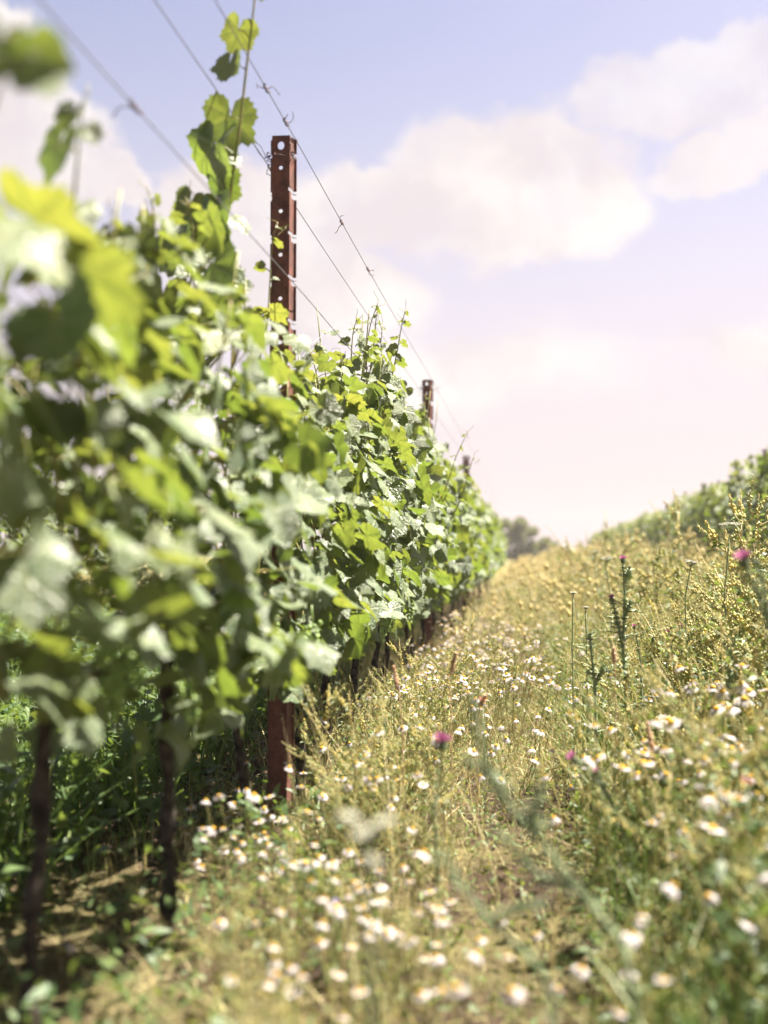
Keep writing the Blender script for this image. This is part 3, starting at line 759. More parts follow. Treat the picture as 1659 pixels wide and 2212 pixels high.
def blades(mb, x, y, h, wdt, lean, tint, rg, mat=0, segs=3):
    """curved tapering blades"""
    n = len(x); z0 = ground_z(x, y) * (y < 10) - 0.01
    a = rg.uniform(0, 6.28, n); ld = rg.uniform(0, 6.28, n); ln = h * lean * np.abs(rg.normal(0.6, .5, n))
    w2 = np.stack([np.cos(a), np.sin(a), 0 * a], 1) * wdt[:, None] * 0.5
    V = []
    for i in range(segs + 1):
        f = i / segs
        c = np.stack([x + np.cos(ld) * ln * f ** 1.8, y + np.sin(ld) * ln * f ** 1.8, z0 + h * f * (1 - 0.25 * np.minimum(1, ln / h) * f)], 1)
        if i < segs: V += [c - w2 * (1 - 0.7 * f), c + w2 * (1 - 0.7 * f)]
        else: V.append(c)
    V = np.stack(V, 1); kv = V.shape[1]; off = (np.arange(n) * kv)[:, None, None]
    F4 = np.array([(2 * i, 2 * i + 1, 2 * i + 3, 2 * i + 2) for i in range(segs - 1)]); F3 = np.array([(2 * segs - 2, 2 * segs - 1, 2 * segs)])
    mb.add(V.reshape(-1, 3), (F3[None] + off).reshape(-1, 3), (F4[None] + off).reshape(-1, 4), mat, None, np.repeat(tint, kv))

rg = np.random.default_rng(11)
gm = MB()
for (n, y0, y1, wd) in ((5000, 0.7, 3.2, .003), (10000, 3.2, 8, .0034), (20000, 8, 20, .006), (18000, 20, 75, .016)):
    x, y = scatter(n, (-0.60 if y1 < 3 else -1.0) if y1 < 9 else -30, 30, y0, y1, rg)
    hh = meadow_h(x, y) * rg.uniform(0.35, 1.4, len(x))
    patch = np.sin(x * 4.1 + 1.3 * np.sin(y * 2.1)) * np.sin(y * 3.3 + x)
    keep = rg.random(len(x)) < (0.75 + 0.5 * patch) * (1 - 0.55 * track(x, y)) * np.where((x < -.38) & (y < 2.6), .3, 1); x, y, hh, patch = x[keep], y[keep], hh[keep], patch[keep]
    green = sstep(0.1, 0.8, x) * 0.25 * (1 - sstep(5, 12, y))
    tint = np.clip(rg.beta(1.6, 1.3, len(x)) * 0.9 + 0.10 - green + 0.10 * patch - 0.22 * (y < 3.2) * (x < .1) + 0.30 * track(x, y) * (y > 3), 0, 1)
    blades(gm, x, y, hh, wd * rg.uniform(.5, 1.7, len(x)), 0.95, tint, rg)
# tall wiry stalks standing over the rest
x, y = scatter(900, 0.25, 5, 1.6, 12, rg); k_ = rg.random(len(x)) < clump(x, y); x, y = x[k_], y[k_]
blades(gm, x, y, rg.uniform(.4, .82, len(x)), rg.uniform(.003, .006, len(x)), 0.45, rg.uniform(.25, .8, len(x)), rg, segs=5)
x, y = scatter(260, -.5, .3, 1.1, 4, rg)
blades(gm, x, y, rg.uniform(.25, .5, len(x)), rg.uniform(.0014, .003, len(x)), 0.6, rg.uniform(.3, .9, len(x)), rg, segs=5)
# dry litter under the vines and on the track
x, y = scatter(9000, -1.1, 0.25, 0.9, 7, rg)
blades(gm, x, y, rg.uniform(.02, .06, len(x)), rg.uniform(.002, .005, len(x)), 3.5, rg.uniform(.15, .7, len(x)), rg)
tag(obj('meadow_grass', gm.mesh('meadow_grass', M_STEM)), 'dry straw and olive meadow grass filling the path between the rows', 'grass', kind='stuff')

gm = MB()
x, y = scatter(16000, -8, -0.95, 1.6, 12, rg)
s = rg.random(len(x)) < sstep(-0.9, -1.25, x) ; x, y = x[s], y[s]
blades(gm, x, y, rg.uniform(.1, .42, len(x)), rg.uniform(.004, .010, len(x)), 0.9, rg.beta(2, 2, len(x)), rg, segs=4)
x, y = scatter(9000, 0.15, 8, 0.8, 8, rg)
blades(gm, x, y, rg.uniform(.1, .36, len(x)), rg.uniform(.003, .006, len(x)), 0.7, rg.beta(1.6, 2.4, len(x)), rg, segs=4)
tag(obj('green_grass', gm.mesh('green_grass', M_GREENBLADE)), 'fresh green grass growing behind the left vines and in the bank', 'grass', kind='stuff')

# broad-leaved ground cover
NARROW = (np.array([(0, 0), (-.16, .3), (.16, .3), (-.14, .65), (.14, .65), (0, 1.0)], float), np.array([(0, 2, 1), (3, 4, 5)]), np.array([(1, 2, 4, 3)]), np.array([(.5, 0)] * 6))
gm = MB()
def cover(n, x0, x1, y0, y1, hmax, size, tshift, edge=None):
    x, y = scatter(n, x0, x1, y0, y1, rg)
    if edge is not None: s_ = rg.random(len(x)) < edge(x, y); x, y = x[s_], y[s_]
    m = len(x); z = ground_z(x, y) * (y < 10) + rg.random(m) * hmax(x, y)
    a = rg.uniform(0, 6.28, m); tip = np.stack([np.cos(a), np.sin(a), rg.normal(.25, .4, m)], 1)
    stamp_leaves(gm, NARROW, np.stack([x, y, z], 1), np.array([0, 0, 1.0]) + rg.normal(0, .45, (m, 3)), tip, rg.uniform(*size, m), np.clip(rg.beta(1.5, 2.5, m) + tshift, 0, 1), rg)
cover(26000, -9, -0.95, 1.6, 12, lambda x, y: 0.30 + 0 * x, (.03, .085), 0.0, lambda x, y: sstep(-0.9, -1.3, x))
cover(24000, 0.1, 9, 0.8, 9, lambda x, y: meadow_h(x, y) * 0.85, (.014, .045), 0.0, lambda x, y: .3 + .9 * clump(x, y))
cover(7000, -0.65, 0.3, 0.9, 6, lambda x, y: meadow_h(x, y) * 0.5, (.010, .03), 0.25)
cover(3600, 0.25, 1.6, 0.6, 2.2, lambda x, y: 0.42 + 0 * x, (.014, .04), -0.1)  # leaf tint darkened here to imitate lens falloff at the lower right
cover(2600, -1.1, -0.40, 1.0, 3.2, lambda x, y: 0.16 + 0 * x, (.018, .05), 0.0, lambda x, y: .1 + .9 * clump(x * 2, y * 2))
cover(900, -1.1, -0.45, 3, 6, lambda x, y: 0.12 + 0 * x, (.02, .05), 0.0)
tag(obj('leafy_weeds', gm.mesh('leafy_weeds', M_WEED)), 'low leafy green weeds covering the ground on both sides of the left row', 'weeds', kind='stuff')

# ---- yellow sweet clover
def clover_build(seed, H, nb=26):
    rd = random.Random(seed); rg2 = np.random.default_rng(seed)
    st = MB(); lf = MB(); spikes = []
    lean = Vector((rd.uniform(-.35, .35), rd.uniform(-.35, .35), 1)) * H
    main = wander((0, 0, -0.02), lean, 9, 0.008 * H / .6, rd)
    tint = rd.uniform(.3, .7)
    tube(st, main, [0.0034 - 0.00028 * i for i in range(9)], 5, tint=tint)
    tips = [(main[6], main[8])]
    for i in range(rd.randint(8, 12)):
        j = rd.randint(2, 7); a = rd.uniform(0, 6.28); L = rd.uniform(.24, .52) * H * (1.1 - j / 12)
        e = main[j] + Vector((math.cos(a) * rd.uniform(.4, .9), math.sin(a) * rd.uniform(.4, .9), rd.uniform(.4, .9))) * L
        b_ = wander(main[j], e, 6, 0.008, rd); tube(st, b_, [0.0020 - 0.0002 * q for q in range(6)], 4, tint=tint, cap=False)
        tips.append((b_[2], b_[5]))
        for q in range(4):
            c = b_[1 + q]; n = 3
            d = rg2.normal(0, 1, (n, 3)); d[:, 2] = np.abs(d[:, 2]) * .5
            stamp_leaves(lf, NARROW, np.repeat([c[:]], n, 0), np.array([0, 0, 1.]) + rg2.normal(0, .5, (n, 3)), d, rg2.uniform(.012, .026, n), rg2.beta(2, 2, n), rg2)
    for a, e in tips:
        n = nb; f = np.linspace(0, 1, n)[:, None]; fl = MB()
        p_ = np.array(a[:]) * (1 - f) + np.array(e[:]) * f
        off = unit(rg2.normal(0, 1, (n, 3))) * (0.0068 * (1.2 - f * .8))
        stamp(fl, OCT, p_ + off, rg2.uniform(.0024, .0050, n) * (1.25 - .65 * f[:, 0]), 0, np.clip(rg2.normal(rd.uniform(.2, .8), .2, n), 0, 1), (1, 1, 1.3))
        spikes.append(fl)
    return st, spikes, lf
def merge(dst, src, mat=0, M=None, t=(0, 0, 0), s_=1.0):
    V = np.concatenate(src.v) * s_
    if M is not None: V = V @ M.T
    dst.add(V + np.array(t), np.concatenate(src.f3) if src.f3 else None, np.concatenate(src.f4) if src.f4 else None, mat, np.concatenate(src.uv), np.concatenate(src.t))
CLOV_H = (.42, .5, .55, .6, .66, .72)
CLOV = []
for i, h in enumerate(CLOV_H):
    st, sp, lf = clover_build(500 + i, h)
    al = MB(); merge(al, st, 0); merge(al, lf, 2)
    for q in sp: merge(al, q, 1)
    CLOV.append((st.mesh('stems', M_STEM), lf.mesh('leaves', M_WEED), [q.mesh('flower_spike', M_BUD) for q in sp], al.mesh('sweet_clover', [M_STEM, M_BUD, M_WEED])))
def clover(x, y, kind, s, label, group, parts):
    if parts:
        o = empty('sweet_clover', (x, y, 0), random.uniform(0, 6.28), s)
        obj('stems', CLOV[kind][0], o); obj('leaves', CLOV[kind][1], o)
        for me in CLOV[kind][2]: obj('flower_spike', me, o)
    else:
        o = obj('sweet_clover', CLOV[kind][3]); o.location = (x, y, 0); o.rotation_euler.z = random.uniform(0, 6.28); o.scale = (s, s, s)
    tag(o, label, 'wildflower', group)
regions = [  # count, x range, y range, scale, label
    (40, (.22, 1.0), (1.5, 3.2), (.55, .85), 'yellow-budded sweet clover in the tangle of the right bank close by', 'sweet clover close by on the right bank', True),
    (80, (.30, 1.9), (3.0, 6.5), (.6, .92), 'tall yellow sweet clover standing in the focused part of the right bank', 'sweet clover in the middle of the right bank', True),
    (34, (.62, 1.7), (3.2, 7.0), (1.15, 1.6), 'lanky sweet clover reaching the skyline over the right bank', 'lanky sweet clover on the right bank', True),
    (55, (.2, 3.0), (6.5, 13), (.6, .85), 'soft yellow sweet clover before the right vine row', 'sweet clover before the right row', False),
    (48, (-.70, -.08), (2.6, 5.0), (.4, .68), 'short yellow sweet clover at the foot of the left vines', 'sweet clover beside the left vines', True),
    (18, (-.56, -.1), (2.1, 3.6), (.42, .7), 'upright sweet clover amid the daisies right of the nearest post', 'sweet clover amid the daisies', True),
    (40, (-.4, .3), (4.5, 10), (.45, .7), 'soft yellow sweet clover along the left side of the path', 'sweet clover along the path', False),
    (12, (-.4, .2), (1.25, 1.9), (.35, .5), 'large blurred yellow sweet clover low in the foreground', 'sweet clover in the foreground', True)]
for cnt, xr, yr, sr, lab, gp, parts in regions:
    for i in range(cnt):
        yy = random.uniform(*yr); xx = random.uniform(*xr)
        if xr[1] > 1 and xx > 0.24 * yy + .15: xx = random.uniform(xr[0], 0.24 * yy + .1) if random.random() < .8 else xx
        if 1.6 < yy < 3.3 and abs(xx + .224 * yy) < .09: xx += .25
        if xx < 1 and track(xx, yy) > .6: xx += random.choice((-.3, .3))
        clover(xx, yy, random.randrange(6), random.uniform(*sr), lab, gp, parts)
# the tangle of countless further stems, buds and leaves
rgm = np.random.default_rng(90); tg = MB()
small = [clover_build(600 + i, h, 12) for i, h in enumerate((.3, .36, .42, .5))]
for (n, x0, x1, y0, y1) in ((190, -.55, 1.2, 1.2, 3.2), (420, -.52, 2.2, 3.0, 7), (560, -.6, 4, 7, 18), (300, -.6, 8, 18, 45)):
    x, y = scatter(n, x0, x1, y0, y1, rgm); hm = meadow_h(x, y)
    for i in range(len(x)):
        st, sp, lf = small[int(rgm.integers(0, 4))]
        a = rgm.uniform(0, 6.28); tl = rgm.normal(0, .25, 2)
        M = np.array([[math.cos(a), -math.sin(a), tl[0]], [math.sin(a), math.cos(a), tl[1]], [0, 0, 1]])
        if rgm.random() > (1 - .85 * track(x[i], y[i])) * (.25 + 1.1 * clump(x[i], y[i])): continue
        sc = hm[i] / .36 * rgm.uniform(.7, 1.3); t_ = (x[i], y[i], 0)
        merge(tg, st, 0, M, t_, sc); merge(tg, lf, 2, M, t_, sc)
        for q in sp[: (5 if y[i] > 7 else 9)]: merge(tg, q, 1, M, t_, sc)
tag(obj('wildflower_tangle', tg.mesh('wildflower_tangle', [M_STEM, M_BUD, M_WEED])), 'countless thin branching stems with yellow buds filling the meadow', 'wildflowers', kind='stuff')

# ---- daisies
def petal_ring(mb, c, r, n, rd, droop=0.0, nrm=Vector((0, 0, 1)), mat=0):
    q = nrm.to_track_quat('Z', 'Y').to_matrix()
    for i in range(n):
        a = 6.283 * i / n + rd.uniform(-.08, .08); L = r * rd.uniform(.88, 1.08); w_ = r * 0.17; dz = droop + rd.uniform(-.12, .12)
        d = Vector((math.cos(a), math.sin(a), 0)); s_ = Vector((-math.sin(a), math.cos(a), 0))
        pts = [d * r * .22 - s_ * w_ * .5, d * r * .22 + s_ * w_ * .5, d * L * .6 + s_ * w_ + Vector((0, 0, -dz * r * .35)), d * L * .6 - s_ * w_ + Vector((0, 0, -dz * r * .35)),
               d * L * .95 + s_ * w_ * .6 + Vector((0, 0, -dz * r)), d * L * .95 - s_ * w_ * .6 + Vector((0, 0, -dz * r)), d * L + Vector((0, 0, -dz * r * 1.05))]
        mb.add([tuple(c + q @ p_) for p_ in pts], [(5, 4, 6)], [(0, 1, 2, 3), (3, 2, 4, 5)], mat)
def daisy_parts(seed, H):
    rd = random.Random(seed)
    lx, ly = rd.uniform(-.3, .3) * H, rd.uniform(-.3, .3) * H
    st = MB(); p_ = wander((0, 0, -.02), (lx, ly, H), 7, .004, rd); tube(st, p_, .0011, 5, tint=.3)
    for j in range(7):
        c = p_[rd.randint(1, 5)]; a = rd.uniform(0, 6.28); e = c + Vector((math.cos(a), math.sin(a), .7)) * .035; tube(st, [c, (c + e) / 2 + Vector((0, 0, .004)), e], [.0008, .0006, .0004], 3, tint=.1)
    top = p_[-1]; nrm = Vector((rd.uniform(-.5, .5) + .15, rd.uniform(-.6, .3), 1)).normalized()
    pe = MB(); petal_ring(pe, top, rd.uniform(.0125, .0165), rd.randint(12, 16), rd, rd.uniform(-.05, .75), nrm)
    di = MB(); V, F = BALL2; q = np.array(nrm.to_track_quat('Z', 'Y').to_matrix()); r = .0056
    di.add((V * [r, r, r * .62]) @ q.T + np.array(top[:]) + np.array(nrm[:]) * .0012, F)
    return st, pe, di
DAI = []
for i in range(8):
    st, pe, di = daisy_parts(700 + i, (.24, .28, .31, .34, .27, .37, .3, .22)[i])
    one = MB()
    for src, mi in ((st, 0), (pe, 1), (di, 2)):
        one_off = one.n
        for V in src.v: pass
        me_v = np.concatenate(src.v); f3 = np.concatenate(src.f3) if src.f3 else None; f4 = np.concatenate(src.f4) if src.f4 else None
        one.add(me_v, f3, f4, mi, None, np.concatenate(src.t))
    DAI.append((st.mesh('stem', M_STEM), pe.mesh('petals', M_PETAL), di.mesh('disc', M_DISC), one.mesh('daisy', [M_STEM, M_PETAL, M_DISC])))
def daisy(x, y, z_top, label, group, parts=True, sc=None):
    kq = random.randrange(8); h = (.24, .28, .31, .34, .27, .37, .3, .22)[kq]
    s = sc or 1.0
    z0 = max(-0.12, z_top - h * s) if z_top is not None else 0.0
    if z_top is not None and z0 > 0.02: s = z_top / h; z0 = 0
    if parts:
        o = empty('daisy', (x, y, z0), random.uniform(0, 6.28), s)
        for nm, me in zip(('stem', 'petals', 'disc'), DAI[kq][:3]): obj(nm, me, o)
    else:
        o = obj('daisy', DAI[kq][3]); o.location = (x, y, z0); o.rotation_euler.z = random.uniform(0, 6.28); o.scale = (s, s, s)
    tag(o, label, 'daisy', group)
# clusters: view position of the flowers, depth, spread, count
dz = [(490, 1800, 2.45, 110, 60, 36, 'white daisy of the clump between the trunks and the foot of the nearest rusty post', 'daisies by the nearest post'),
      (640, 1890, 2.2, 150, 90, 30, 'white daisy left of the track, lower than the clump at the nearest post', 'daisies left of the track'),
      (850, 2010, 1.75, 150, 90, 40, 'large soft white daisy at the bottom centre', 'daisies at the bottom centre'),
      (720, 2140, 1.55, 230, 70, 30, 'large soft white daisy along the bottom edge', 'daisies along the bottom edge'),
      (800, 1700, 2.8, 170, 80, 30, 'white daisy amid clover between the nearest post and the pink thistle', 'daisies beside the pink thistle'),
      (1545, 1500, 3.0, 100, 40, 18, 'crisp white daisy on the right bank below the tall thistle', 'crisp daisies on the right bank'),
      (1540, 1635, 2.5, 120, 60, 40, 'white daisy in the dense patch on the right bank', 'dense daisy patch on the right bank'),
      (1600, 1800, 1.75, 80, 90, 12, 'big soft white daisy near the right edge', 'daisies near the right edge'),
      (1350, 1640, 2.6, 110, 70, 22, 'white daisy beside the small pink thistle head right of the track', 'daisies right of the track'),
      (1150, 2120, 1.4, 200, 60, 8, 'soft white daisy low in the tangle at the bottom right', 'daisies at the bottom right'),
      (1450, 2000, 1.5, 150, 90, 10, 'soft white daisy in the dark tangle at lower right', 'daisies at the lower right'),
      (200, 1690, 3.3, 90, 40, 8, 'white daisy seen between the dark trunks at the left', 'daisies behind the trunks')]
for (X_, Y_, d, sx, sy, n, lab, gp) in dz:
    for i in range(n):
        dd = d * (random.uniform(.88, 1.12) if d > 2 else random.uniform(.96, 1.2))
        p = P(X_ + random.gauss(0, sx * .6), Y_ + random.gauss(0, sy * .55), dd)
        daisy(p.x, p.y, min(.62, max(.06, p.z, float(meadow_h(np.array([p.x]), np.array([p.y]))[0]) * 1.12)), lab, gp, d < 4, random.uniform(.58, .92))
# countless daisies drifting along the sunny path
dm = MB(); protos = [daisy_parts(760 + i, h) for i, h in enumerate((.16, .2, .24, .28))]
rgd = np.random.default_rng(78)
for i in range(620):
    if i < 420: yy = rgd.uniform(3.4, 8.5); xx = -.05 - .045 * yy + rgd.normal(0, .16 + .02 * yy)
    else: yy = rgd.uniform(2.2, 7); xx = rgd.uniform(-.62, .22 * yy)
    if xx < -.62 - .0 * yy: continue
    a = rgd.uniform(0, 6.28); sc = rgd.uniform(.8, 1.15); M = np.array([[math.cos(a), -math.sin(a), 0], [math.sin(a), math.cos(a), 0], [0, 0, 1]])
    for src, mi in zip(protos[int(rgd.integers(0, 4))], (0, 1, 2)): merge(dm, src, mi, M, (xx, yy, 0.02 + .25 * max(0, float(meadow_h(np.array([xx]), np.array([yy]))[0]) - .2)), sc)
tag(obj('daisy_drift', dm.mesh('daisy_drift', [M_STEM, M_PETAL, M_DISC])), 'countless small white daisies drifting along the sunny path', 'daisies', kind='stuff')
# countless far flowers
gm = MB(); rg = np.random.default_rng(77)
x, y = scatter(5200, -.6, 40, 6.5, 60, rg); n = len(x); z = meadow_h(x, y) * rg.uniform(.7, 1.35, n)
s = rg.random(n) < .42 * np.exp(-((x + .1) / 1.0) ** 2) + .06
stamp(gm, OCT, np.stack([x, y, z], 1)[s], rg.uniform(.010, .016, s.sum()), 1, .5, (1, 1, .35))
s = ~s
pp = np.stack([x, y, z], 1)[s]
for j in range(6):
    stamp(gm, OCT, pp + rg.normal(0, .03, pp.shape) * [1, 1, 2.2], rg.uniform(.006, .013, len(pp)) * (1 + y[s] / 25), 0, rg.beta(2.5, 1.8, len(pp)), (1, 1, 1.6))
tag(obj('far_flowers', gm.mesh('far_flowers', [M_FARBUD, M_PETAL])), 'countless yellow and white flower specks in the far meadow', 'wildflowers', kind='stuff')

# ---- thistles
def floret_tuft(mb, c, r, nrm, rd, n=90):
    q = nrm.to_track_quat('Z', 'Y').to_matrix()
    for i in range(n):
        a = rd.uniform(0, 6.28); t_ = math.sqrt(rd.random()) * 1.15; d = q @ Vector((math.cos(a) * math.sin(t_), math.sin(a) * math.sin(t_), math.cos(t_)))
        sd_ = d.orthogonal().normalized() * r * .07
        L = r * rd.uniform(1.1, 1.5); b0 = c + d * r * .2; e = c + d * L
        m = mb.n; mb.add([tuple(b0 - sd_), tuple(b0 + sd_), tuple(e + sd_ * .8), tuple(e - sd_ * .8)], None, [(0, 1, 2, 3)])
def thistle(name_loc, stalks, label, rd, leaf_s=0.06, rad=0.004):
    """stalks: list of (points, head radius, openness)"""
    o = empty('thistle', name_loc); tag(o, label, 'thistle')
    base = Vector(name_loc); rg2 = np.random.default_rng(rd.randint(0, 9999))
    st = MB(); lf = MB()
    heads = []
    for pts, hr, opn in stalks:
        pts = [Vector(p) - base for p in pts]
        fine = []
        for i in range(len(pts) - 1):
            for j in range(5): fine.append(pts[i].lerp(pts[i + 1], j / 5))
        fine.append(pts[-1]); n = len(fine)
        fine = [fine[0]] + [(fine[i - 1] + fine[i] * 2 + fine[i + 1]) / 4 for i in range(1, n - 1)] + [fine[-1]]
        tube(st, fine, [rad * (1 - .5 * i / (n - 1)) for i in range(n)], 7)
        for i in range(1, n - 1):
            tn = (fine[i + 1] - fine[i - 1]).normalized()
            for q in range(3):
                a = rd.uniform(0, 6.28); sd_ = (Matrix.Rotation(a, 3, tn) @ tn.orthogonal()).normalized()
                L = leaf_s * rd.uniform(.35, 1.0) * (1 - .55 * i / n)
                spine_leaf(lf, fine[i], (sd_ + tn * .45).normalized(), tn, L, rd)
            for q in range(10):
                a = rd.uniform(0, 6.28); sd_ = (Matrix.Rotation(a, 3, tn) @ tn.orthogonal()).normalized(); c = fine[i] + tn * rd.uniform(-.01, .01)
                e = c + sd_ * rad * 2.4 + tn * .002
                st.add([tuple(c - tn * .002), tuple(c + tn * .002), tuple(e)], [(0, 1, 2)])
        if hr > 0: heads.append((fine[-1], (fine[-1] - fine[-3]).normalized(), hr, opn))
    obj('stem', st.mesh('stem', M_THSTEM), o)
    if lf.n: obj('leaves', lf.mesh('leaves', M_THSTEM), o)
    for c, nrm, hr, opn in heads:
        nrm = (nrm + Vector((0, 0, .5))).normalized()
        hb = MB(); V, F = BALL2; q = np.array(nrm.to_track_quat('Z', 'Y').to_matrix())
        hb.add((V * [hr * .72, hr * .72, hr * .85]) @ q.T + np.array(c[:]), F)
        for i in range(60):
            a = rd.uniform(0, 6.28); t_ = rd.uniform(.6, 2.6); d = Vector(q @ np.array([math.cos(a) * math.sin(t_), math.sin(a) * math.sin(t_), math.cos(t_)])); s_ = d.orthogonal().normalized() * hr * .12
            b0 = c + d * hr * .7; hb.add([tuple(b0 - s_), tuple(b0 + s_), tuple(c + d * hr * 1.12 + nrm * hr * .25)], [(0, 1, 2)])
        ho = obj('flower_head', hb.mesh('flower_head', M_BRACT), o)
        if opn > 0:
            fb = MB(); floret_tuft(fb, c + nrm * hr * .55, hr * opn, nrm, rd, 130); obj('florets', fb.mesh('florets', M_FLORET), ho)
    return o
def spine_leaf(mb, c, d, up, L, rd):
    s_ = d.cross(up).normalized(); n = 6; V = []; F = []
    for i in range(n + 1):
        f = i / n; wv_ = L * .16 * (1 - f * .75) * (1.35 if i % 2 else .55); cc = c + d * L * f + up * L * (.10 * f - .28 * f * f)
        V += [tuple(cc - s_ * wv_ + up * wv_ * .35), tuple(cc), tuple(cc + s_ * wv_ + up * wv_ * .35)]
        if i: b_ = 3 * i; F += [(b_ - 3, b_ - 2, b_ + 1, b_), (b_ - 2, b_ - 1, b_ + 2, b_ + 1)]
    mb.add(V, None, F)
rd = random.Random(21)
def foot(p): return Vector((p[0], p[1], 0))
def thistle_px(stalks, d, base_px, label, leaf_s=.06, rad=.005, gz=None):
    b0 = P(base_px[0], base_px[1], d); b0.z = max(0.0, b0.z)
    bs = Vector((b0.x, d, 0.0))
    ss = []
    for pts, hr, opn in stalks:
        w_ = [bs if i == 0 and j == 'foot' else P(j[0], j[1], d * (j[2] if len(j) > 2 else 1)) for i, j in enumerate(pts)]
        ss.append((w_, hr, opn))
    return thistle(bs, ss, label, rd, leaf_s, rad)
# tall thistle in focus on the right
thistle_px([(['foot', (1352, 1480), (1345, 1400), (1350, 1300), (1346, 1212)], .010, 1.0), ([(1346, 1400), (1336, 1350), (1322, 1296)], .010, .95), ([(1350, 1330), (1362, 1300)], .008, 0), ([(1350, 1260), (1360, 1226)], .006, 0)],
           3.55, (1360, 1560), 'tall spiny green thistle standing over the right bank with two magenta heads, in fair focus', .09, .006)
thistle_px([(['foot', (1285, 1480), (1275, 1380), (1272, 1372)], .006, 0), ([(1285, 1480), (1302, 1440), (1318, 1450)], 0, 0)], 3.4, (1290, 1560), 'dark leafy thistle without open flowers, left of the tall thistle', .085, .0055)
thistle_px([(['foot', (1585, 1520), (1572, 1440), (1590, 1370)], .007, 0), ([(1580, 1470), (1600, 1430)], .006, 0)], 3.2, (1580, 1600), 'dark spiny thistle stalk in bud above the crisp daisies at right', .085, .0055)
thistle_px([(['foot', (1440, 1440), (1442, 1368)], .009, 1.0), ([(1441, 1420), (1470, 1356)], .009, 1.0), ([(1441, 1430), (1480, 1400), (1492, 1372)], .008, .9)], 4.4, (1440, 1540), 'thistle with several small pink heads amid the right bank clover', .04)
thistle_px([(['foot', (1385, 1430), (1371, 1356)], .008, 1.0)], 4.2, (1385, 1540), 'slim thistle with one tiny pink head just right of the tall thistle', .04)
# blurred right edge thistle
thistle_px([(['foot', (1680, 1420), (1640, 1290), (1608, 1216)], .012, 1.15), ([(1668, 1360), (1650, 1270), (1635, 1215)], .008, 0)], 2.15, (1700, 1700), 'blurred thistle at the right edge, its pink head level with the horizon', .05, .004)
# blurred foreground pink thistle
thistle_px([(['foot', (945, 1900), (940, 1760), (955, 1612)], .0125, 1.15)], 2.1, (960, 2060), 'blurred thistle with one round pink head in the middle of the picture', .03, .0028)
thistle_px([(['foot', (1380, 1900), (1330, 1750), (1268, 1655), (1242, 1642)], .010, 1.0), ([(1330, 1750), (1300, 1690), (1290, 1670)], .007, .8)], 2.3, (1400, 2000), 'soft thistle leaning left over the track with a small pink head', .04, .0032)
thistle_px([(['foot', (1355, 2058), (1246, 1916), (1159, 1807), (1093, 1731), (1040, 1640), (1022, 1515)], .006, 0), ([(1093, 1731), (1075, 1680), (1010, 1645)], .006, 0), ([(1246, 1916), (1160, 1890), (1075, 1790)], .005, 0), ([(1159, 1807), (1150, 1760), (1172, 1700)], .006, 0)],
           1.45, (1420, 2200), 'large blurred thistle stalk leaning diagonally across the lower right, no open flower', .035, .0042)
thistle_px([(['foot', (1180, 2100), (1060, 1990), (985, 1900), (960, 1850)], .005, 0), ([(1060, 1990), (1120, 1960), (1180, 1950)], .005, 0)], 1.35, (1260, 2260), 'blurred pale thistle stalk low at the bottom centre, leaning left', .03, .0034)

# ---- umbels
def umbel(loc, pts, heads, label, rd, rad=.0022):
    o = empty('umbel_flower', loc); tag(o, label, 'umbel flower'); base = Vector(loc)
    st = MB(); pts = [Vector(p) - base for p in pts]; tube(st, wander_through(pts), rad, 6)
    for c, r, tilt in heads:
        c = Vector(c) - base; q = Euler((tilt[0], tilt[1], 0)).to_matrix(); fl = MB()
        low = c - q @ Vector((0, 0, r * .75)); near = min(pts, key=lambda p_: (p_ - low).length)
        tube(st, [near, low], rad * .8, 5)
        for i in range(26):
            a = rd.uniform(0, 6.28); f = math.sqrt(rd.random()); e = c + q @ Vector((math.cos(a) * r * f, math.sin(a) * r * f, r * .12 * (1 - f * f)))
            tube(st, [low, (low + e) / 2 - Vector((0, 0, r * .06)), e], .0006, 3, cap=False)
            m = 12; off = np.random.default_rng(i).normal(0, r * .11, (m, 3)) * [1, 1, .35]
            stamp(fl, OCT, np.array(e[:]) + off, .0022 + r * .012, 0, .5, (1, 1, .5))
        obj('flower_head', fl.mesh('flower_head', M_UMBEL), o)
    obj('stem', st.mesh('stem', M_THSTEM), o)
def wander_through(pts):
    out = []
    for i in range(len(pts) - 1):
        for j in range(4): out.append(pts[i].lerp(pts[i + 1], j / 4))
    return out + [pts[-1]]
def umbel_px(d, pts, heads, label, rad=.0022):
    w_ = [P(a, b_, d) for a, b_ in pts]; w_ = [Vector((w_[0].x, d, 0))] + w_
    umbel(w_[0], w_, [(P(a, b_, d), r, t_) for a, b_, r, t_ in heads], label, rd, rad)
umbel_px(3.9, [(1570, 1400), (1565, 1280), (1576, 1160)], [(1577, 1133, .034, (.1, 0))], 'flat white umbel flower held highest on the right, against the dark vines')
umbel_px(3.9, [(1482, 1370), (1480, 1290), (1492, 1225)], [(1492, 1214, .022, (.2, .2))], 'small cream umbel flower on a grey stem left of the highest umbel')
umbel_px(7.0, [(1290, 1290), (1283, 1200)], [(1284, 1192, .030, (0, 0))], 'blurred white umbel flower low before the far end of the right vine row')
umbel_px(5.6, [(1320, 1300), (1308, 1212)], [(1310, 1206, .030, (.2, -.2))], 'blurred white umbel flower behind the tall thistle head')
umbel_px(3.7, [(1238, 1480), (1236, 1400), (1238, 1290)], [(1238, 1280, .010, (0, 0))], 'slim umbel in pale bud on a long stem left of the tall thistle')
umbel_px(3.9, [(1268, 1420), (1265, 1320)], [(1265, 1312, .010, (0, 0))], 'short umbel in pale bud near the tall thistle')
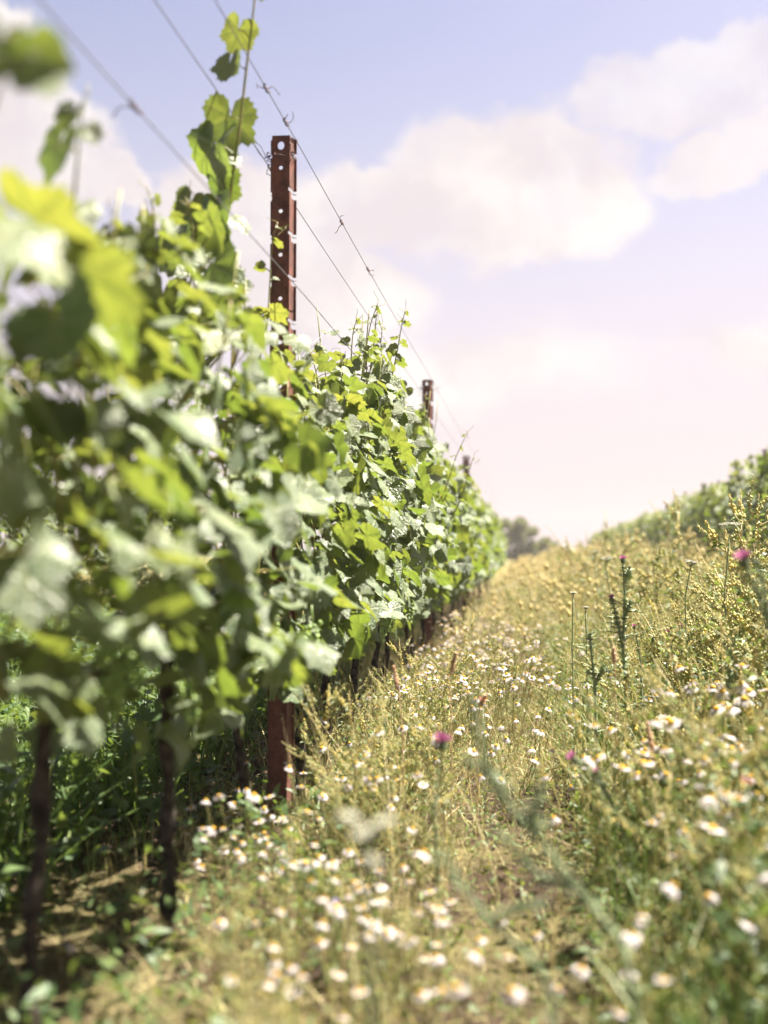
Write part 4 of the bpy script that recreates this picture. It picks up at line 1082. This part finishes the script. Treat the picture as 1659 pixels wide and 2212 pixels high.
umbel_px(1.05, [(800, 2050), (790, 1900), (795, 1830)], [(790, 1800, .013, (.1, .1)), (752, 1765, .009, (0, .2)), (828, 1775, .010, (0, -.2)), (800, 1860, .009, (.2, 0))], 'huge blurred pale umbel floating in the foreground left of the thistle stalk')

# ---- dry seed heads
def seed_stalk(d, pts, label, r=.006):
    w_ = [P(a, b_, d) for a, b_ in pts]; w_ = [Vector((w_[0].x, d, 0))] + w_; base = w_[0].copy()
    o = empty('seed_stalk', base); tag(o, label, 'grass stalk')
    q = wander_through([p_ - base for p_ in w_]); st = MB(); tube(st, q, .0014, 5); obj('stalk', st.mesh('stalk', M_DRY), o)
    hd = MB(); rg2 = np.random.default_rng(int(d * 100)); a = np.array(q[-4][:]); e = np.array(q[-1][:]); n = 120; f = rg2.random((n, 1)) ** .8
    stamp(hd, OCT, a * (1 - f) + e * f + unit(rg2.normal(0, 1, (n, 3))) * r * (1 - .6 * f), rg2.uniform(.0015, .003, n), 0, .5, (1, 1, 1.8)); obj('seed_head', hd.mesh('seed_head', M_DRY), o)
seed_stalk(2.6, [(1425, 1720), (1412, 1640), (1398, 1560)], 'reddish dry grass seed head on the right bank by the daisy patch')
seed_stalk(3.0, [(1330, 1520), (1328, 1440), (1325, 1400)], 'brown dry seed head beside the foot of the tall thistle')
seed_stalk(2.9, [(975, 1540), (970, 1470), (985, 1410)], 'dark thin seed head left of the sunny path')
seed_stalk(2.8, [(870, 1580), (862, 1500), (850, 1440)], 'thin brown seed head standing before the trunks past the nearest post')
seed_stalk(3.0, [(1030, 1580), (1036, 1530), (1048, 1502)], 'thin seed head with reddish tip at the edge of the sunny path')

# ---- single coloured blooms
def bloom(d, X_, Y_, r, m, label, cat, name):
    p = P(X_, Y_, d); o = empty(name, (p.x, d, 0)); tag(o, label, cat)
    st = MB(); tube(st, [(0, 0, -.02), (.01, 0, p.z * .5), (0, 0, p.z)], .0012, 5); obj('stem', st.mesh('stem', M_THSTEM), o)
    pe = MB(); petal_ring(pe, Vector((0, 0, p.z)), r, 6, rd, -.5, Vector((.2, -.5, 1)).normalized()); petal_ring(pe, Vector((0, 0, p.z)), r * .8, 5, rd, -.8, Vector((0, -.4, 1)).normalized()); obj('petals', pe.mesh('petals', m), o)
bloom(1.9, 1612, 1690, .012, M_POPPY, 'single soft red bloom in the daisies at the right edge', 'wildflower', 'red_flower')
bloom(2.1, 728, 1950, .011, M_VIOLET, 'single small violet bloom low among daisies left of centre', 'wildflower', 'violet_flower')
bloom(3.0, 1042, 1512, .012, M_POPPY, 'small reddish pink bloom at the edge of the sunny path', 'wildflower', 'pink_flower')

# ------------------------------------------------------------------ pale volume added to imitate lens veil over far things
hb = MB(); x0, x1, y0, y1, z0, z1 = -60, 60, -10, 130, -1.5, 5
hb.add([(x0, y0, z0), (x1, y0, z0), (x1, y1, z0), (x0, y1, z0), (x0, y0, z1), (x1, y0, z1), (x1, y1, z1), (x0, y1, z1)], None,
       [(3, 2, 1, 0), (4, 5, 6, 7), (0, 1, 5, 4), (1, 2, 6, 5), (2, 3, 7, 6), (3, 0, 4, 7)])
hm_, t, o = material('veil_haze')
pv = t.new('ShaderNodeVolumePrincipled'); pv.inputs['Color'].default_value = rgb(1.0, 0.93, 0.92); pv.inputs['Density'].default_value = 0.001; pv.inputs['Anisotropy'].default_value = 0.3
t.l.new(pv.outputs[0], o.inputs['Volume'])
tag(obj('veil_haze', hb.mesh('veil_haze', hm_, smooth=False)), 'thin pale volume added to imitate lens veil over the far vineyard', 'veil_haze', kind='stuff')
cy.volume_bounces = 0
